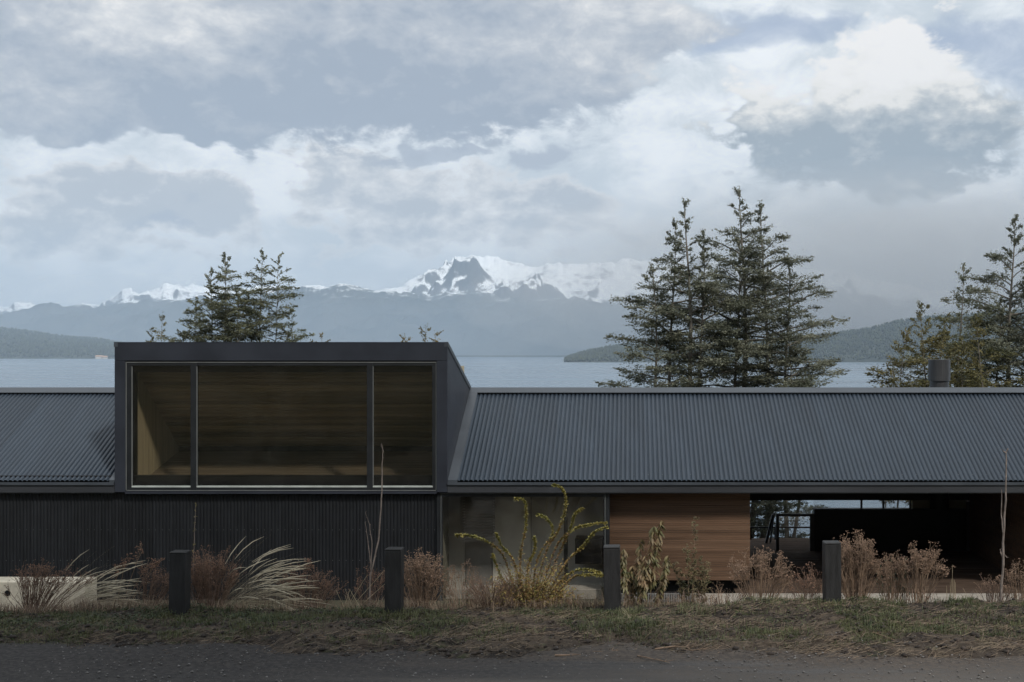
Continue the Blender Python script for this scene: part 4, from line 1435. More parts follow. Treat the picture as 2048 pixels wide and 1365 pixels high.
# right-hand group
tree_at('beech_tree', 2022, 440, 44, 31, [(0, 0, 1.0), (.7, .4, .86), (-.5, .2, .78)], .16, bell(.1, 1.03, 2.2, 2.6, .68), 220, .095, M['coihue'],
        'dark dense beech at the right edge', group='trees by the chimney', r0=.22, dens=3.0)
tree_at('beech_tree', 1918, 535, 43, 32, [(0, 0, 1.0), (-.3, .2, .8)], .3, bell(.1, 1.03, 1.5, 1.5, .72), 100, .09, M['coihue_far'],
        'slim beech with a narrow spire behind the chimney', group='trees by the chimney', r0=.14, dens=2.2)
tree_at('beech_tree', 1850, 615, 41, 33, [(0, 0, 1.0), (-.7, .1, .92), (.7, .3, .96)], .3, bell(.1, 1.05, 1.4, 2.0, .80), 135, .09, M['coihue_olive'],
        'bushy olive yellow tree behind the chimney', group='trees by the chimney', r0=.12, dens=2.0)
tree_at('beech_tree', 1962, 640, 40, 34, [(0, 0, 1.0), (-.5, .1, .92)], .3, bell(.1, 1.05, 1.4, 1.7, .80), 100, .09, M['coihue_olive'],
        'low olive tree between the chimney and the dark beech', group='trees by the chimney', r0=.12, dens=2.0)
tree_at('young_tree', 1795, 738, 41, 35, [(0, 0, 1.0), (-.4, .1, .92)], .4, bell(.1, 1.05, .9, 1.0, .88), 40, .09, M['coihue_olive'],
        'low pale sapling over the ridge, left of the chimney', r0=.06, dens=1.7)
# tall roadside trees behind the viewpoint: their shade lies over the left of the verge
for i, (tx_, ty_, sd) in enumerate(((3.0, -8, 41), (8.0, -9, 42), (12.5, -8, 43))):
    make_tree('roadside_tree', (tx_, ty_, 3.2 + .35 * -ty_), 36.5 + i % 2, sd, [(0, 0, 1.0), (1.4, .6, .96), (-1.2, -.5, .95)], .45, bell(.4, 1.10, 3.5, 4.2, .80), 130, .50, M['coihue'],
              ('tall roadside tree behind the viewpoint, nearest the bay', 'tall roadside tree behind the viewpoint, between two others', 'tall roadside tree behind the viewpoint, farthest along the road')[i], group='roadside trees behind the viewpoint', dens=1.6, r0=.45, airy=.97)

# ------------------------------------------------------------------ bollards
M['post_top'] = M['post']


def bollard(px0, px1, pytop, label):
    d = 19.1
    w = .255
    x0 = PX(px0, d); z0 = gz(x0 + w / 2, d + .12)
    o = empty('bollard', (x0 + w / 2, d + .12, z0))
    tag(o, label, 'bollard', 'black posts along the verge')
    z1 = PZ(pytop, d)
    MB().bbox(x0, x0 + w, d, d + .245, z0 - .15, z1 - .03, .006).build('post', M['post'], o)
    MB().bbox(x0 - .004, x0 + w + .004, d - .004, d + .249, z1 - .0295, z1, .012).build('cap', M['post'], o)
    k = random.Random(int(px0))
    o.rotation_euler = (R(k.uniform(-.8, .8)), R(k.uniform(-.9, .9)), R(k.uniform(-1.5, 1.5)))
    return o


bollard(337, 373, 1105, 'square black post among reddish bushes, in front of the corrugated wall')
bollard(769, 801, 1099, 'square black post beside the bare forked sapling')
bollard(1209, 1240, 1094, 'square black post at the corner between glass bay and timber wall')
bollard(1650, 1685, 1086, 'square black post in front of the open passage')

# ------------------------------------------------------------------ plants of the verge
M['dry_stem'] = mat('dry_stems', (0.23, 0.160, 0.110), .85, .3, 5, island=.3)
M['red_stem'] = mat('reddish_stems', (0.150, 0.098, 0.072), .85, .3, 5, island=.35)
M['dry_head'] = mat('dry_heads', (0.20, 0.130, 0.090), .9, .3, 9, island=.4)
M['red_head'] = mat('rusty_heads', (0.170, 0.098, 0.066), .9, .3, 9, island=.4)
M['straw'] = mat('straw', (0.34, 0.285, 0.195), .7, .2, 4, island=.3, trans=.15)
M['plume'] = mat('pale_plumes', (0.55, 0.49, 0.37), .8, .15, 6, island=.2, trans=.2)
M['straw_dull'] = mat('dull_straw', (0.22, 0.165, 0.11), .85, .3, 4, island=.4)
M['bare'] = mat('bare_bark', (0.20, 0.165, 0.145), .8, .3, 12)
M['lime_leaf'] = mat('lime_leaves', (0.28, 0.27, 0.075), .6, .25, 3, col2=(.36, .30, .09), island=.3, trans=.3)
M['orange_leaf'] = mat('orange_leaves', (0.32, 0.18, 0.065), .7, .3, 3, col2=(.36, .25, .09), island=.35, trans=.25)
M['droop_leaf'] = mat('drooping_leaves', (0.16, 0.17, 0.060), .55, .3, 4, col2=(.30, .20, .115), island=.3, trans=.25)
M['grey_leaf'] = mat('grey_green_small_leaves', (0.13, 0.135, 0.060), .7, .3, 4, col2=(.21, .17, .09), island=.35, trans=.2)
M['green'] = mat('green_blades', (0.066, 0.095, 0.034), .6, .35, 2.5, col2=(.135, .140, .062), island=.35, trans=.25)
M['sedum'] = mat('blue_green_leaves', (0.075, 0.125, 0.070), .6, .3, 4, island=.3, trans=.2)


def curve_pts(p, dirv, L, bend, n, rnd, wob=.04):
    """path starting at p along dirv, bending towards bend"""
    p = Vector(p); d = Vector(dirv).normalized(); pts = [p.copy()]
    for i in range(n):
        d = (d + Vector(bend) / n + Vector((rnd.uniform(-wob, wob), rnd.uniform(-wob, wob), rnd.uniform(-wob, wob)))).normalized()
        p = p + d * (L / n); pts.append(p.copy())
    return pts


def base_at(px, d):
    x = PX(px, d); return Vector((x, d, gz(x, d) - .02))


def umbel_bush(name, px, d, pytop, halfw, n, seed, ms, mh, label, lean=0.0, headr=.012, dens=1.0, group='dried flower bushes', branches=5, twiggy=0):
    """upright dry stems that fork into flat heads of small seed clusters"""
    rnd = random.Random(seed)
    b = base_at(px, d)
    top = PZ(pytop, d)
    o = empty(name, b); tag(o, label, 'dry shrub', group)
    st = MB(); hd = MB()
    hw = halfw / F * d
    for i in range(n):
        q = rnd.uniform(-1, 1)
        H = (top - b.z) * rnd.uniform(.62, 1.0) * (1 - .18 * q * q)
        s = b + Vector((hw * .35 * q + rnd.uniform(-.03, .03), rnd.uniform(-.14, .14), 0))
        tgt = Vector((hw * q * rnd.uniform(.7, 1.1) + lean, rnd.uniform(-.25, .25), H))
        pts = []
        for k in range(5):
            t_ = k / 4
            pts.append(s + Vector((tgt.x * t_ ** 1.35, tgt.y * t_, tgt.z * t_)) + Vector((rnd.uniform(-.012, .012), rnd.uniform(-.012, .012), 0)) * (1 if k else 0))
        st.tube(pts, [.0055, .005, .0045, .0038, .003], 4, cap=False)
        e = pts[-1]; fdir = (pts[-1] - pts[-2]).normalized()
        for k in range(twiggy):
            t_ = rnd.uniform(.15, .9) * 4; i0 = min(3, int(t_)); p0 = pts[i0].lerp(pts[i0 + 1], t_ - i0)
            dd = (fdir + Vector((rnd.uniform(-1, 1), rnd.uniform(-1, 1), rnd.uniform(-.1, .6)))).normalized()
            p1 = p0 + dd * rnd.uniform(.06, .2)
            st.tube([p0, p1], [.003, .0018], 3, cap=False)
            for w in range(3):
                hd.lump(p0.lerp(p1, rnd.uniform(.4, 1.05)) + Vector((rnd.uniform(-.012, .012),) * 3), headr * rnd.uniform(.5, .9), rnd)
        for k in range(branches):
            dd = (fdir + Vector((rnd.uniform(-.75, .75), rnd.uniform(-.75, .75), rnd.uniform(-.1, .35)))).normalized()
            start = pts[-2].lerp(pts[-1], rnd.uniform(.1, 1.0))
            L = rnd.uniform(.06, .17)
            e2 = start + dd * L
            st.tube([start, start.lerp(e2, .5) + Vector((0, 0, -.008)), e2], [.003, .0025, .002], 3, cap=False)
            for w in range(int(rnd.randint(3, 6) * dens)):
                hd.lump(e2 + Vector((rnd.uniform(-.035, .035), rnd.uniform(-.035, .035), rnd.uniform(-.018, .018))), headr * rnd.uniform(.7, 1.3), rnd)
    st.build('stems', ms, o)['kind'] = 'stuff'; hd.build('seed_heads', mh, o)['kind'] = 'stuff'
    return o


def feather_grass(px, d, reach, n, seed, label, lean=1.0, hmax=1.0, plume=True, group='feather grass clumps', straight=False):
    rnd = random.Random(seed)
    b = base_at(px, d)
    o = empty('feather_grass', b); tag(o, label, 'grass clump', group)
    bl = MB(); pm = MB()
    for i in range(n):
        s = b + Vector((rnd.uniform(-.16, .16), rnd.uniform(-.14, .14), 0))
        a0 = (rnd.uniform(.05, 1.0) + .45 * rnd.random() ** 2) * lean - (.25 if rnd.random() < .2 else 0)
        L = reach * rnd.uniform(.45, 1.05)
        dv = Vector((math.sin(a0), rnd.uniform(-.3, .3), max(.12, math.cos(a0) * hmax)))
        bend = Vector((.75 * lean, rnd.uniform(-.2, .2), -rnd.uniform(.5, 1.7))) if not straight else Vector((0, 0, -.1))
        pts = curve_pts(s, dv, L, bend, 8, rnd, .065)
        for p in pts:
            zz = gz(p.x, p.y) + .02
            if p.z < zz: p.z = zz
        w = rnd.uniform(.0024, .0048)
        bl.ribbon(pts, [w, w, w, w * .95, w * .9, w * .8, w * .65, w * .5, w * .2], Vector((0, .75, .66)) if rnd.random() < .5 else Vector((.3, -.6, .7)))
        if plume and rnd.random() < .40 and L > reach * .65:
            pm.tube(pts[5:], [.003, .008, .008, .002], 5)
    # short basal blades
    for i in range(int(n * 1.6)):
        s = b + Vector((rnd.uniform(-.2, .2), rnd.uniform(-.16, .16), 0))
        dv = Vector((rnd.uniform(-.9, 1.1), rnd.uniform(-.5, .5), rnd.uniform(.5, 1)))
        pts = curve_pts(s, dv, rnd.uniform(.15, .42) * min(1, reach), (.3 * lean, 0, -.9), 5, rnd, .06)
        w = rnd.uniform(.005, .009)
        bl.ribbon(pts, [w, w, w * .9, w * .7, w * .5, w * .15], Vector((.2, .7, .6)))
    bl.build('blades', M['straw'], o)['kind'] = 'stuff'
    if pm.v: pm.build('plumes', M['plume'], o)['kind'] = 'stuff'
    return o


def leaf_quad(mb, p, d, L, W, rnd, droop=0.0):
    d = Vector(d).normalized()
    sd = d.cross(Vector((rnd.uniform(-.5, .5), rnd.uniform(-.5, .5), 1))); sd = sd.normalized() if sd.length > 1e-4 else Vector((1, 0, 0))
    n = len(mb.v)
    m1 = p + d * L * .35 + Vector((0, 0, -droop * .2 * L)); m2 = p + d * L * .7 + Vector((0, 0, -droop * .5 * L)); e = p + d * L + Vector((0, 0, -droop * L))
    mb.v += [tuple(p), tuple(m1 + sd * W * .5), tuple(m2 + sd * W * .42), tuple(e), tuple(m2 - sd * W * .42), tuple(m1 - sd * W * .5)]
    mb.f += [(n, n + 1, n + 5), (n + 1, n + 2, n + 4, n + 5), (n + 2, n + 3, n + 4)]


def arching_shrub():
    rnd = random.Random(77)
    d = 20.3
    b = base_at(1062, d)
    o = empty('arching_shrub', b)
    tag(o, 'yellow green shrub with long arching shoots in front of the glass bay', 'shrub')
    st = MB(); lf = MB(); lo = MB()
    # shoots given by photo places: points the shoot passes through
    shoots = [[(1040, 1200), (1010, 1120), (975, 1085), (940, 1072), (912, 1070)], [(1045, 1200), (1040, 1120), (1052, 1050), (1050, 1005), (1032, 998)],
              [(1060, 1205), (1090, 1110), (1118, 1060), (1132, 1010), (1125, 980), (1108, 970)], [(1070, 1200), (1110, 1100), (1148, 1060), (1180, 1050), (1212, 1046)],
              [(1075, 1200), (1130, 1130), (1165, 1095), (1190, 1065), (1214, 1056)], [(1060, 1200), (1075, 1120), (1105, 1070), (1095, 1040), (1075, 1030)],
              [(1055, 1205), (1030, 1130), (1005, 1095), (992, 1068)], [(1065, 1200), (1115, 1115), (1140, 1060), (1150, 1030), (1165, 1018)], [(1050, 1200), (1055, 1140), (1070, 1100), (1068, 1075)],
              [(1080, 1205), (1140, 1160), (1180, 1150), (1208, 1152)], [(1075, 1200), (1120, 1165), (1160, 1140), (1200, 1146)], [(1040, 1205), (1000, 1150), (985, 1110)]]
    for sh_ in shoots:
        yo = rnd.uniform(-.35, .35)
        key = []
        for j, (px, py) in enumerate(sh_):
            dd = d + yo * j / (len(sh_) - 1)
            key.append(P(px, py, dd))
        key[0].z = min(key[0].z, gz(key[0].x, key[0].y) + .02)
        pts = []
        for j in range(len(key) - 1):            # smooth curve through the points
            p0 = key[max(j - 1, 0)]; p1 = key[j]; p2 = key[j + 1]; p3 = key[min(j + 2, len(key) - 1)]
            for k in range(5):
                t_ = k / 5
                pts.append(.5 * ((2 * p1) + (p2 - p0) * t_ + (2 * p0 - 5 * p1 + 4 * p2 - p3) * t_ * t_ + (3 * p1 - p0 - 3 * p2 + p3) * t_ ** 3))
        pts.append(key[-1])
        n = len(pts)
        st.tube(pts, [.007 * (1 - .75 * i / n) + .0012 for i in range(n)], 4)
        L = sum((pts[i + 1] - pts[i]).length for i in range(n - 1))
        for k in range(int(L * 300)):
            f = rnd.uniform(.12, .999) * (n - 1); i = min(n - 2, int(f)); p = pts[i].lerp(pts[i + 1], f - i)
            td = (pts[i + 1] - pts[i]).normalized()
            rd = Vector((rnd.uniform(-1, 1), rnd.uniform(-1, 1), rnd.uniform(-.3, 1)))
            low = f / (n - 1) < .45
            leaf_quad(lo if (low and rnd.random() < .6) else lf, p, rd + td * .6, rnd.uniform(.035, .068), rnd.uniform(.018, .030), rnd, .3)
    # low twiggy mound
    for k in range(640):
        q = rnd.gauss(0, .42)
        s = b + Vector((q * .7, rnd.uniform(-.3, .3), 0))
        dv = Vector((q * 1.2 + rnd.uniform(-.5, .5), rnd.uniform(-.6, .6), rnd.uniform(.5, 1.2)))
        pts = curve_pts(s, dv, rnd.uniform(.3, 1.0) * (1.15 - min(.65, abs(q))), (0, 0, -.3), 4, rnd, .10)
        st.tube(pts, [.004, .0035, .003, .002, .0015], 3, cap=False)
        for w in range(28):
            f = rnd.uniform(.15, 1) * 4; i = min(3, int(f)); p = pts[i].lerp(pts[i + 1], f - i)
            leaf_quad(lo if rnd.random() < .58 else lf, p, Vector((rnd.uniform(-1, 1), rnd.uniform(-1, 1), rnd.uniform(-.4, .8))), rnd.uniform(.028, .055), rnd.uniform(.016, .027), rnd, .3)
    st.build('stems', M['red_stem'], o); lf.build('leaves', M['lime_leaf'], o)['kind'] = 'stuff'; lo.build('autumn_leaves', M['orange_leaf'], o)['kind'] = 'stuff'


def droop_shrub():
    rnd = random.Random(91)
    d = 20.2
    b = base_at(1290, d)
    o = empty('leafy_shrub', b)
    tag(o, 'upright shrub with hanging oval leaves in front of the timber wall', 'shrub')
    st = MB(); lf = MB()
    for px0, px1, pyt in ((1250, 1247, 1095), (1258, 1254, 1140), (1272, 1280, 1075), (1290, 1307, 1050), (1296, 1322, 1040), (1300, 1338, 1110), (1282, 1292, 1110), (1268, 1264, 1130), (1310, 1330, 1135), (1285, 1283, 1140)):
        yo = rnd.uniform(-.2, .2)
        s = P(px0, 1215, d + yo); s.z = gz(s.x, s.y) - .02
        e = P(px1, pyt, d + yo)
        pts = [s.lerp(e, k / 6) + Vector((rnd.uniform(-.012, .012), rnd.uniform(-.02, .02), 0)) * (0 if k in (0,) else 1) for k in range(7)]
        st.tube(pts, [.007, .0065, .006, .005, .004, .003, .002], 4)
        H = (e - s).length
        for k in range(int(H * 85)):
            f = rnd.uniform(.32, 1.0) * 6; i = min(5, int(f)); p = pts[i].lerp(pts[i + 1], f - i)
            a = rnd.uniform(0, 6.28)
            dv = Vector((math.cos(a) * .75, math.sin(a) * .75, -.55 + rnd.uniform(-.3, .3)))
            leaf_quad(lf, p, dv, rnd.uniform(.075, .125), rnd.uniform(.030, .046), rnd, .45)
    st.build('stems', M['red_stem'], o); lf.build('leaves', M['droop_leaf'], o)['kind'] = 'stuff'


def spike_shrub():
    rnd = random.Random(95)
    d = 20.4
    b = base_at(1385, d)
    o = empty('spiked_shrub', b)
    tag(o, 'thin grey green shrub with one tall dead spike, by the timber wall', 'shrub')
    st = MB(); lf = MB()
    for px0, px1, pyt, dens in ((1385, 1391, 1034, .5), (1380, 1372, 1095, 1), (1390, 1402, 1110, 1), (1372, 1350, 1130, 1), (1395, 1416, 1125, 1), (1376, 1362, 1140, 1), (1398, 1420, 1150, 1), (1384, 1388, 1120, 1), (1388, 1410, 1140, 1), (1378, 1355, 1160, 1)):
        s = P(px0, 1215, d); s.z = gz(s.x, s.y) - .02; s.y += rnd.uniform(-.15, .15)
        e = P(px1, pyt, d + rnd.uniform(-.2, .2))
        pts = [s.lerp(e, k / 6) + Vector((rnd.uniform(-.014, .014), rnd.uniform(-.02, .02), 0)) * (0 if k == 0 else 1) for k in range(7)]
        st.tube(pts, [.006, .0055, .005, .0045, .004, .003, .002], 4)
        H = (e - s).length
        for k in range(int(H * 30)):
            f = rnd.uniform(.3, 1.0) * 6; i = min(5, int(f)); p = pts[i].lerp(pts[i + 1], f - i)
            dv = Vector((rnd.uniform(-1, 1), rnd.uniform(-.6, .6), rnd.uniform(.1, .9))).normalized()
            q = p + dv * rnd.uniform(.03, .10)
            st.tube([p, q], [.0025, .0015], 3, cap=False)
            for w in range(int(16 * dens)):
                leaf_quad(lf, p.lerp(q, rnd.uniform(.2, 1)), Vector((rnd.uniform(-1, 1), rnd.uniform(-1, 1), rnd.uniform(-.4, .8))), rnd.uniform(.025, .05), rnd.uniform(.010, .018), rnd, .2)
    st.build('stems', M['dry_stem'], o); lf.build('leaves', M['grey_leaf'], o)['kind'] = 'stuff'


def sapling(name, paths, d, label, r0, seed, leafy=0):
    rnd = random.Random(seed)
    b = P(paths[0][0][0], paths[0][0][1], d); b.z = gz(b.x, b.y) - .03
    o = empty(name, b); tag(o, label, 'sapling')
    st = MB(); lf = MB()
    for j, pth in enumerate(paths):
        pts = [P(px, py, d) for px, py in pth]
        if j == 0: pts[0] = b
        full = []
        for i in range(len(pts) - 1):
            for k in range(4):
                full.append(pts[i].lerp(pts[i + 1], k / 4) + Vector((rnd.uniform(-.006, .006), rnd.uniform(-.01, .01), 0)) * (1 if (i or k) else 0))
        full.append(pts[-1])
        r = r0 * (1 if j == 0 else .55)
        st.tube(full, [max(.0035, r * (1 - .75 * i / len(full))) for i in range(len(full))], 6)
        for p in full[2::2]:                     # buds
            q = p + Vector((rnd.choice((-1, 1)) * rnd.uniform(.01, .028), rnd.uniform(-.02, .02), rnd.uniform(.008, .03)))
            st.tube([p, q], [.004, .0025], 4)
        for k in range(leafy):
            i = rnd.randint(len(full) // 3, len(full) - 1)
            leaf_quad(lf, full[i] + Vector((0, 0, rnd.uniform(-.03, .03))), Vector((rnd.uniform(-1, 1), rnd.uniform(-1, 1), rnd.uniform(-.3, .8))), rnd.uniform(.02, .045), .014, rnd, .2)
    st.build('stem', M['bare'], o)
    if lf.v: lf.build('leaves', M['lime_leaf'], o)['kind'] = 'stuff'


arching_shrub(); droop_shrub(); spike_shrub()
sapling('bare_sapling', [[(738, 1215), (741, 1150), (757, 1080), (763, 1000), (764, 930), (766, 903), (763, 888)], [(741, 1140), (744, 1090), (739, 1050), (731, 1025)], [(742, 1130), (736, 1085), (730, 1045)]],
        20.4, 'bare grey sapling with a tall forked stem before the box window', .017, 3)
sapling('young_bare_tree', [[(2001, 1200), (2006, 1130), (2007, 1070), (2011, 1000), (2012, 940), (2012, 905), (2016, 898)], [(2006, 1065), (2003, 1030), (2003, 980)], [(2012, 906), (2006, 902)], [(2005, 1115), (2000, 1100)], [(2007, 1108), (2014, 1116)]],
        19.6, 'bare young tree with a double stem at the right edge', .024, 4)
sapling('thin_sapling', [[(386, 1225), (387, 1120), (389, 1060), (391, 1010)]], 20.8, 'thin yellow leaved sapling against the corrugated wall', .009, 6, leafy=70)

UB = umbel_bush
UB('dry_bush', 70, 20.2, 1128, 62, 85, 101, M['red_stem'], M['red_head'], 'wide reddish dry bush in front of the concrete block', lean=.25, twiggy=3, dens=.6, headr=.009)
UB('tall_dry_flower', 236, 20.6, 1084, 26, 6, 102, M['dry_stem'], M['red_head'], 'tall rusty flower heads on bare stalks, left of the first black post', lean=.34, branches=14, headr=.013, dens=1.2)
UB('dry_bush', 300, 20.3, 1128, 30, 40, 103, M['red_stem'], M['red_head'], 'leaning reddish stems touching the left side of the first black post', lean=.22, twiggy=3, dens=.6, headr=.009)
UB('dry_bush', 422, 20.6, 1104, 44, 95, 104, M['red_stem'], M['red_head'], 'dense rounded rusty bush right of the first black post', twiggy=7, headr=.009)
UB('dry_bush', 612, 20.5, 1138, 50, 75, 105, M['red_stem'], M['red_head'], 'reddish dry bush with pale grass bent over it', twiggy=4, dens=.6, headr=.009)
UB('tall_dry_flower', 600, 20.7, 1112, 12, 4, 106, M['red_stem'], M['red_head'], 'small rusty flower head above the bent grass, mid left', lean=.12, branches=10, headr=.012)
UB('dry_bush', 738, 20.6, 1140, 30, 22, 107, M['red_stem'], M['red_head'], 'sparse rusty stems round the foot of the forked sapling', twiggy=3, dens=.7, headr=.010)
UB('dry_bush', 845, 20.5, 1108, 36, 70, 108, M['dry_stem'], M['dry_head'], 'dense tan seed head bush right of the second black post', branches=6, twiggy=5, headr=.011)
UB('dry_weed', 925, 20.8, 1130, 34, 26, 109, M['dry_stem'], M['dry_head'], 'loose pale dry weeds at the left foot of the glass bay', branches=5, twiggy=2, headr=.010, dens=.7)
UB('dry_weed', 985, 20.0, 1160, 50, 60, 110, M['red_stem'], M['dry_head'], 'low pinkish dry weeds in front of the glass bay, left of the arching shrub', branches=3, twiggy=4, headr=.008, dens=.6)
UB('dry_bush', 1520, 20.4, 1104, 50, 60, 111, M['dry_stem'], M['dry_head'], 'brown umbel bush at the right end of the timber wall', branches=7, twiggy=2, headr=.011)
UB('dry_weed', 1445, 20.6, 1172, 40, 26, 112, M['dry_stem'], M['dry_head'], 'low dry weeds beside the grille under the timber wall', branches=3, twiggy=3, headr=.008, dens=.6)
UB('dry_weed', 1612, 20.4, 1150, 26, 22, 113, M['red_stem'], M['red_head'], 'small orange dry weed left of the last black post', branches=4, twiggy=3, headr=.010)
UB('tall_dry_flower', 1600, 20.2, 1134, 8, 3, 114, M['red_stem'], M['red_head'], 'leaning orange flower stalk in front of the passage', lean=.16, branches=8, headr=.012)
UB('dry_bush', 1712, 20.2, 1074, 40, 85, 115, M['dry_stem'], M['dry_head'], 'tall dense brown seed head bush right of the last black post', branches=6, twiggy=6, headr=.011)
UB('dry_bush', 1835, 20.1, 1092, 34, 42, 116, M['dry_stem'], M['dry_head'], 'loose brown seed head bush at the right end of the dry bushes', branches=7, twiggy=2, headr=.012, lean=.05)
UB('dry_bush', 1785, 20.3, 1112, 30, 34, 117, M['dry_stem'], M['dry_head'], 'brown dry bush mixed with blue green leaves between two taller ones', branches=5, twiggy=3, headr=.010)
UB('dry_weed', 1985, 20.6, 1158, 20, 26, 118, M['red_stem'], M['dry_head'], 'low pinkish weed left of the young bare tree', branches=3, twiggy=4, headr=.008)
UB('dry_weed', 2040, 20.3, 1130, 26, 30, 119, M['dry_stem'], M['dry_head'], 'brown dry weed at the right edge of the verge', branches=4, twiggy=3, headr=.010)

feather_grass(120, 20.3, 1.60, 330, 201, 'large clump of pale feather grass blown right over the concrete block', lean=1.0)
feather_grass(445, 20.2, 1.80, 330, 202, 'pale feather grass clump fanning right between the first two posts', lean=1.0)
feather_grass(185, 20.0, .80, 60, 203, 'small low pale grass tuft trailing right beside the block', lean=1.25, plume=False)


def broken_straw(px, d, seed, label, spec):
    rnd = random.Random(seed)
    b = base_at(px, d)
    o = empty('cut_grass', b); tag(o, label, 'grass stalks')
    st = MB()
    for (x0, x1, pyt) in spec:
        s = P(x0, 1215, d + rnd.uniform(-.1, .1)); s.z = gz(s.x, s.y) - .01
        e = P(x1, pyt, d + rnd.uniform(-.1, .1))
        m_ = s.lerp(e, .55) + Vector((rnd.uniform(-.01, .01), 0, .01))
        st.tube([s, m_, e], [.006, .005, .003], 4)
    st.build('stalks', M['straw'], o)


broken_straw(690, 20.3, 5, 'broken crossed straw stalks left of the second black post', [(676, 735, 1150), (678, 770, 1140), (680, 700, 1178), (684, 705, 1182), (690, 770, 1168), (700, 672, 1180), (712, 690, 1178), (735, 700, 1180), (688, 698, 1190), (694, 712, 1188), (704, 690, 1190), (722, 703, 1190)])
broken_straw(1905, 20.2, 6, 'few cut straw stalks standing alone in front of the passage', [(1898, 1903, 1158), (1903, 1905, 1130), (1908, 1909, 1160), (1901, 1900, 1165), (1911, 1911, 1165), (1895, 1893, 1172), (1906, 1907, 1158)])

# blue green plants mixed in on the right
rnd = random.Random(55)
for px, py, n_, lb in ((1770, 1118, 60, 'blue green leafy plant between the seed head bushes'), (1808, 1118, 50, 'smaller blue green leafy plant nearer the right bush'), (940, 1150, 24, 'small green plant behind the dry weeds at the bay')):
    d = 20.4
    b = base_at(px, d); o = empty('green_plant', b); tag(o, lb, 'plant')
    st = MB(); lf = MB()
    for k in range(14):
        e = P(px + rnd.uniform(-22, 22), py + rnd.uniform(0, 45), d + rnd.uniform(-.15, .15))
        st.tube([b + Vector((rnd.uniform(-.05, .05), rnd.uniform(-.05, .05), 0)), e], [.005, .003], 4)
        for w in range(n_ // 3):
            p = b.lerp(e, rnd.uniform(.45, 1.02))
            leaf_quad(lf, p, Vector((rnd.uniform(-1, 1), rnd.uniform(-1, 1), rnd.uniform(0, 1.2))), rnd.uniform(.03, .06), rnd.uniform(.008, .014), rnd, .1)
    st.build('stems', M['dry_stem'], o); lf.build('leaves', M['sedum'], o)['kind'] = 'stuff'


# ------------------------------------------------------------------ low ground cover, litter and stones
def blades(name, n, seed, dens, hmin, hmax, wid, material, label, lean=.5, cat='grass', y0=16.2, y1=20.8, x0=-12.8, x1=8.6):
    rng = np.random.default_rng(seed)
    X = rng.uniform(x0, x1, n * 4); Y = rng.uniform(y0, y1, n * 4)
    w = dens(X, Y)
    ok = rng.random(len(X)) < w
    X, Y = X[ok][:n], Y[ok][:n]
    n = len(X)
    Z = ground_h(X, Y) - .005
    h = rng.uniform(hmin, hmax, n) * (.6 + .8 * vnoise(X * 2.2, Y * 2.2, seed))
    a = rng.uniform(0, 2 * np.pi, n)
    ln = rng.uniform(.1, lean, n) * h
    dx, dy = np.cos(a), np.sin(a)
    sx, sy = -dy * wid * .5, dx * wid * .5
    b = np.stack([X, Y, Z], 1)
    mid = b + np.stack([dx * ln * .35, dy * ln * .35, h * .6], 1)
    tip = b + np.stack([dx * ln, dy * ln, h * (1 - .35 * ln / np.maximum(h, 1e-4))], 1)
    sd = np.stack([sx, sy, np.zeros(n)], 1)
    V = np.stack([b - sd, b + sd, mid + sd * .8, mid - sd * .8, tip], 1).reshape(-1, 3)
    k = np.arange(n)[:, None] * 5
    Q = np.concatenate([np.concatenate([k, k + 1, k + 2, ], 1), np.concatenate([k, k + 2, k + 3], 1), np.concatenate([k + 3, k + 2, k + 4], 1)], 0)
    return tag(link(name, mesh_np(name, V, Q), material), label, cat, kind='stuff')


def px_of(X, Y): return X / Y * F + CX
def py_of(X, Y): return CY + (EYE - ground_h(X, Y)) / Y * F


def band(v, a, b, s): return smooth(a - s, a + s, v) * (1 - smooth(b - s, b + s, v))


def green_density(X, Y):
    n = fbm(X * 1.5, Y * 2.0, 4, 301)
    n2 = fbm(X * .55, Y * .9, 3, 307)
    front = band(Y, 17.0, 19.6, .35)
    reg = .35 + .8 * smooth(-.1, .35, n2)
    left = 1 - smooth(-5.5, -3.0, X)
    return np.clip(smooth(-.05, .22, n + .10 * left) * reg * front, 0, 1)


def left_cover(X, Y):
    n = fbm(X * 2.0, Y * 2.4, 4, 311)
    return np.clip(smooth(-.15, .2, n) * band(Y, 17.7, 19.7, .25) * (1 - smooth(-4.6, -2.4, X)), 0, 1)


def straw_density(X, Y):
    n = fbm(X * 1.2, Y * 2.2, 4, 321)
    return np.clip((.08 + .92 * smooth(-.05, .25, n)) * band(Y, 16.4, 20.2, .3) * (.30 + .70 * smooth(-5, 0, X)), 0, 1)


def weed_density(X, Y):
    n = fbm(X * 1.1, Y * 1.1, 3, 341)
    return np.clip((.35 + .65 * smooth(-.2, .2, n)) * band(Y, 19.5, 21.2, .2) * (1 - .80 * smooth(1.2, 1.9, X)), 0, 1)


blades('dry_weeds', 9000, 410, weed_density, .10, .34, .0060, M['red_stem'], 'tangled low reddish weeds along the foot of the house', 1.4, 'weeds', 19.3, 21.3)
blades('dry_grass', 9000, 411, weed_density, .08, .36, .0050, M['straw_dull'], 'tangled dull straw along the foot of the house', 1.8, 'dry grass', 19.2, 21.2)
blades('long_grass', 16000, 412, lambda X, Y: green_density(X * 1.3 + 4, Y) * band(Y, 17.2, 19.9, .3), .05, .14, .0085, M['green'], 'longer green grass tufts on the verge', 1.1)
blades('grass', 70000, 401, green_density, .02, .075, .0080, M['green'], 'short green grass patches on the verge', .9)
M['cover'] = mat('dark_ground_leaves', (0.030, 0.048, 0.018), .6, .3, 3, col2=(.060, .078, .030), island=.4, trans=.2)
M['litter'] = mat('dry_litter', (0.25, 0.195, 0.135), .9, .3, 3, col2=(.17, .125, .09), island=.5)
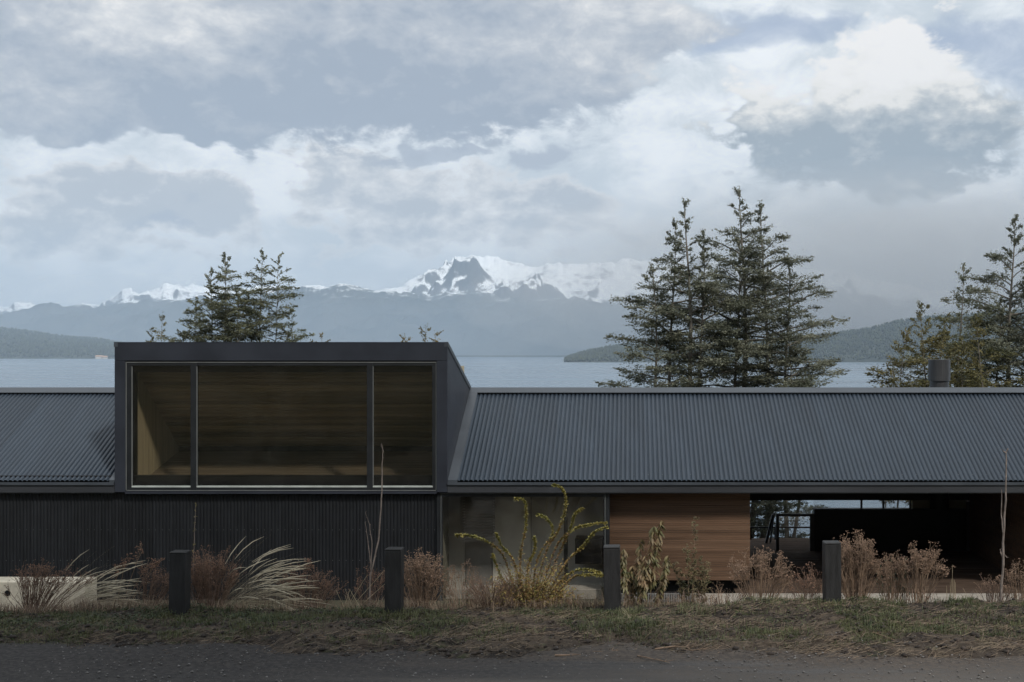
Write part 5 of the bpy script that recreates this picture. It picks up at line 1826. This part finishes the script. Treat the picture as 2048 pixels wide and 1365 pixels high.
M['dark_litter'] = mat('brown_litter', (0.085, 0.060, 0.045), .9, .3, 3, island=.5)


def ground_leaves(name, n, seed, dens, size, hmax, material, label, cat):
    rng = np.random.default_rng(seed)
    X = rng.uniform(-12.8, 8.6, n * 4); Y = rng.uniform(16.2, 21.0, n * 4)
    ok = rng.random(len(X)) < dens(X, Y)
    X, Y = X[ok][:n], Y[ok][:n]; n = len(X)
    Z = ground_h(X, Y) + rng.random(n) * hmax * (.3 + vnoise(X * 3, Y * 3, seed))
    C = np.stack([X, Y, Z], 1)
    a = rng.uniform(0, 6.28, n)
    V, Q = leaf_cards(C, np.stack([np.cos(a), np.sin(a), np.zeros(n)], 1), rng, size, size * .6, .7)
    return tag(link(name, mesh_np(name, V, Q), material), label, cat, kind='stuff')


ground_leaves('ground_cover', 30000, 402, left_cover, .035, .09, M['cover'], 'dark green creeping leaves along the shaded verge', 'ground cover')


def right_cover(X, Y):
    n = fbm(X * 1.3, Y * 2.0, 4, 331)
    return np.clip(smooth(.02, .28, n) * band(Y, 18.0, 19.8, .3) * smooth(-3.0, .5, X), 0, 1)


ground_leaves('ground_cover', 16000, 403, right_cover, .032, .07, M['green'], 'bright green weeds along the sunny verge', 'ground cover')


def litter(name, n, seed, dens, lmin, lmax, wid, material, label):
    rng = np.random.default_rng(seed)
    X = rng.uniform(-12.8, 8.6, n * 4); Y = rng.uniform(15.9, 20.6, n * 4)
    ok = rng.random(len(X)) < dens(X, Y)
    X, Y = X[ok][:n], Y[ok][:n]; n = len(X)
    a = rng.normal(0, .55, n)
    L = rng.uniform(lmin, lmax, n) * .5
    dx, dy = np.cos(a) * L, np.sin(a) * L
    z0 = np.maximum(ground_h(X - dx, Y - dy), ROAD_Z * 0 + ground_h(X - dx, Y - dy)) + .006 + rng.random(n) * .012
    z1 = ground_h(X + dx, Y + dy) + .006 + rng.random(n) * .05
    p0 = np.stack([X - dx, Y - dy, z0], 1); p1 = np.stack([X + dx, Y + dy, z1], 1)
    sd = np.stack([-np.sin(a), np.cos(a), rng.normal(0, .8, n)], 1); sd /= np.linalg.norm(sd, axis=1)[:, None]; sd *= wid * .5
    V = np.stack([p0 - sd, p0 + sd, p1 + sd, p1 - sd], 1).reshape(-1, 3)
    return tag(link(name, mesh_np(name, V, np.arange(4 * n).reshape(-1, 4)), material), label, 'litter', kind='stuff')


litter('straw_litter', 19000, 404, straw_density, .04, .22, .0050, M['litter'], 'flattened straw scattered over the verge')
litter('brown_litter', 14000, 405, lambda X, Y: .5 + 0 * X, .02, .09, .008, M['dark_litter'], 'brown leaf litter on the soil')


def pebbles(name, n, seed, material, label, y0, y1, rmin, rmax, zfun):
    rng = np.random.default_rng(seed)
    X = rng.uniform(-12.5, 8.5, n); Y = rng.uniform(y0, y1, n)
    r = rmin + (rmax - rmin) * rng.random(n) ** 4
    Z = zfun(X, Y) + r * .2
    k = 5
    ang = (np.arange(k) / k * 2 * np.pi)[None, :] + rng.uniform(0, 6, n)[:, None]
    rr_ = r[:, None] * rng.uniform(.7, 1.3, (n, k))
    ring = np.stack([X[:, None] + np.cos(ang) * rr_, Y[:, None] + np.sin(ang) * rr_, np.repeat(Z[:, None], k, 1)], -1)
    top = np.stack([X + rng.normal(0, .2, n) * r, Y, Z + r * .7], -1)[:, None]; bot = np.stack([X, Y, Z - r * .6], -1)[:, None]
    V = np.concatenate([top, ring, bot], 1).reshape(-1, 3)
    base = np.arange(n)[:, None] * (k + 2)
    fs_ = []
    for i in range(k):
        j = (i + 1) % k
        fs_.append(np.concatenate([base, base + 1 + i, base + 1 + j], 1)); fs_.append(np.concatenate([base + k + 1, base + 1 + j, base + 1 + i], 1))
    return tag(link(name, mesh_np(name, V, np.concatenate(fs_, 0)), material), label, 'gravel', kind='stuff')


M['clod'] = mat('soil_clods', (0.040, 0.031, 0.026), .95, .3, 5, island=.5)
M['stone'] = mat('grey_gravel', (0.15, 0.142, 0.136), .9, .25, 5, island=.45)
pebbles('gravel', 7000, 406, M['stone'], 'small grey stones on the road edge', 14.2, 17.4, .004, .022, lambda X, Y: np.maximum(ground_h(X, Y), ROAD_Z))

pebbles('soil_clods', 9000, 407, M['clod'], 'dark lumps of soil on the verge', 16.3, 20.3, .006, .055, ground_h)
# fallen branches and twigs on the verge
def branch(name, pxs, label, seed, r=.012):
    rnd = random.Random(seed)
    pts = []
    for px, py in pxs:
        d = (EYE - .68) * F / (py - CY)
        x = PX(px, d); pts.append(Vector((x, d, max(gz(x, d), ROAD_Z if d < 16.4 else -9) + .012 + rnd.uniform(0, .015))))
    o = empty(name, pts[0]); tag(o, label, 'branch')
    st = MB(); st.tube(pts, [r * (1 - .7 * i / len(pts)) for i in range(len(pts))], 6); st.build('stem', M['dry_stem'], o)
    tw_ = MB()
    for k in range(5):
        i = rnd.randint(1, len(pts) - 1)
        e = pts[i] + Vector((rnd.uniform(-.25, .25), rnd.uniform(-.12, .12), rnd.uniform(.01, .06)))
        tw_.tube([pts[i], e], [r * .4, r * .2], 4)
    tw_.build('twigs', M['dry_stem'], o)['kind'] = 'stuff'


branch('fallen_branch', [(1110, 1295), (1170, 1290), (1220, 1284), (1268, 1274)], 'long dry branch lying on the verge below the leafy shrub', 1, .014)
branch('fallen_branch', [(1310, 1282), (1345, 1280), (1372, 1278), (1384, 1284)], 'dry bent stick on the verge below the spiked shrub', 2, .012)
branch('fallen_branch', [(1275, 1296), (1300, 1302), (1330, 1308)], 'short dark twig near the road below the timber wall', 3, .010)
branch('fallen_branch', [(620, 1270), (680, 1268), (740, 1266)], 'thin pale stem lying on the verge left of the second post', 4, .007)
branch('fallen_branch', [(1710, 1250), (1750, 1262), (1790, 1272)], 'thin dark twig on the verge right of the last post', 5, .007)


def straw_tuft(px, py, d, seed, label):
    rnd = random.Random(seed)
    x = PX(px, d); b = Vector((x, d, gz(x, d)))
    o = empty('straw_tuft', b); tag(o, label, 'straw tuft')
    st = MB()
    for k in range(60):
        dv = Vector((rnd.uniform(-1, 1), rnd.uniform(-.8, .3), rnd.uniform(.15, .7)))
        pts = curve_pts(b + Vector((rnd.uniform(-.05, .05), rnd.uniform(-.05, .05), 0)), dv, rnd.uniform(.12, .3), (0, 0, -.8), 4, rnd, .05)
        for p in pts: p.z = max(p.z, gz(p.x, p.y) + .01)
        st.ribbon(pts, [.006, .006, .005, .004, .001], Vector((.3, .7, .5)))
    st.build('blades', M['straw'], o)


straw_tuft(788, 1262, 17.6, 1, 'pale flattened straw tuft on the verge below the second post')
straw_tuft(1265, 1245, 18.3, 2, 'dry straw tuft on the verge below the corner post')
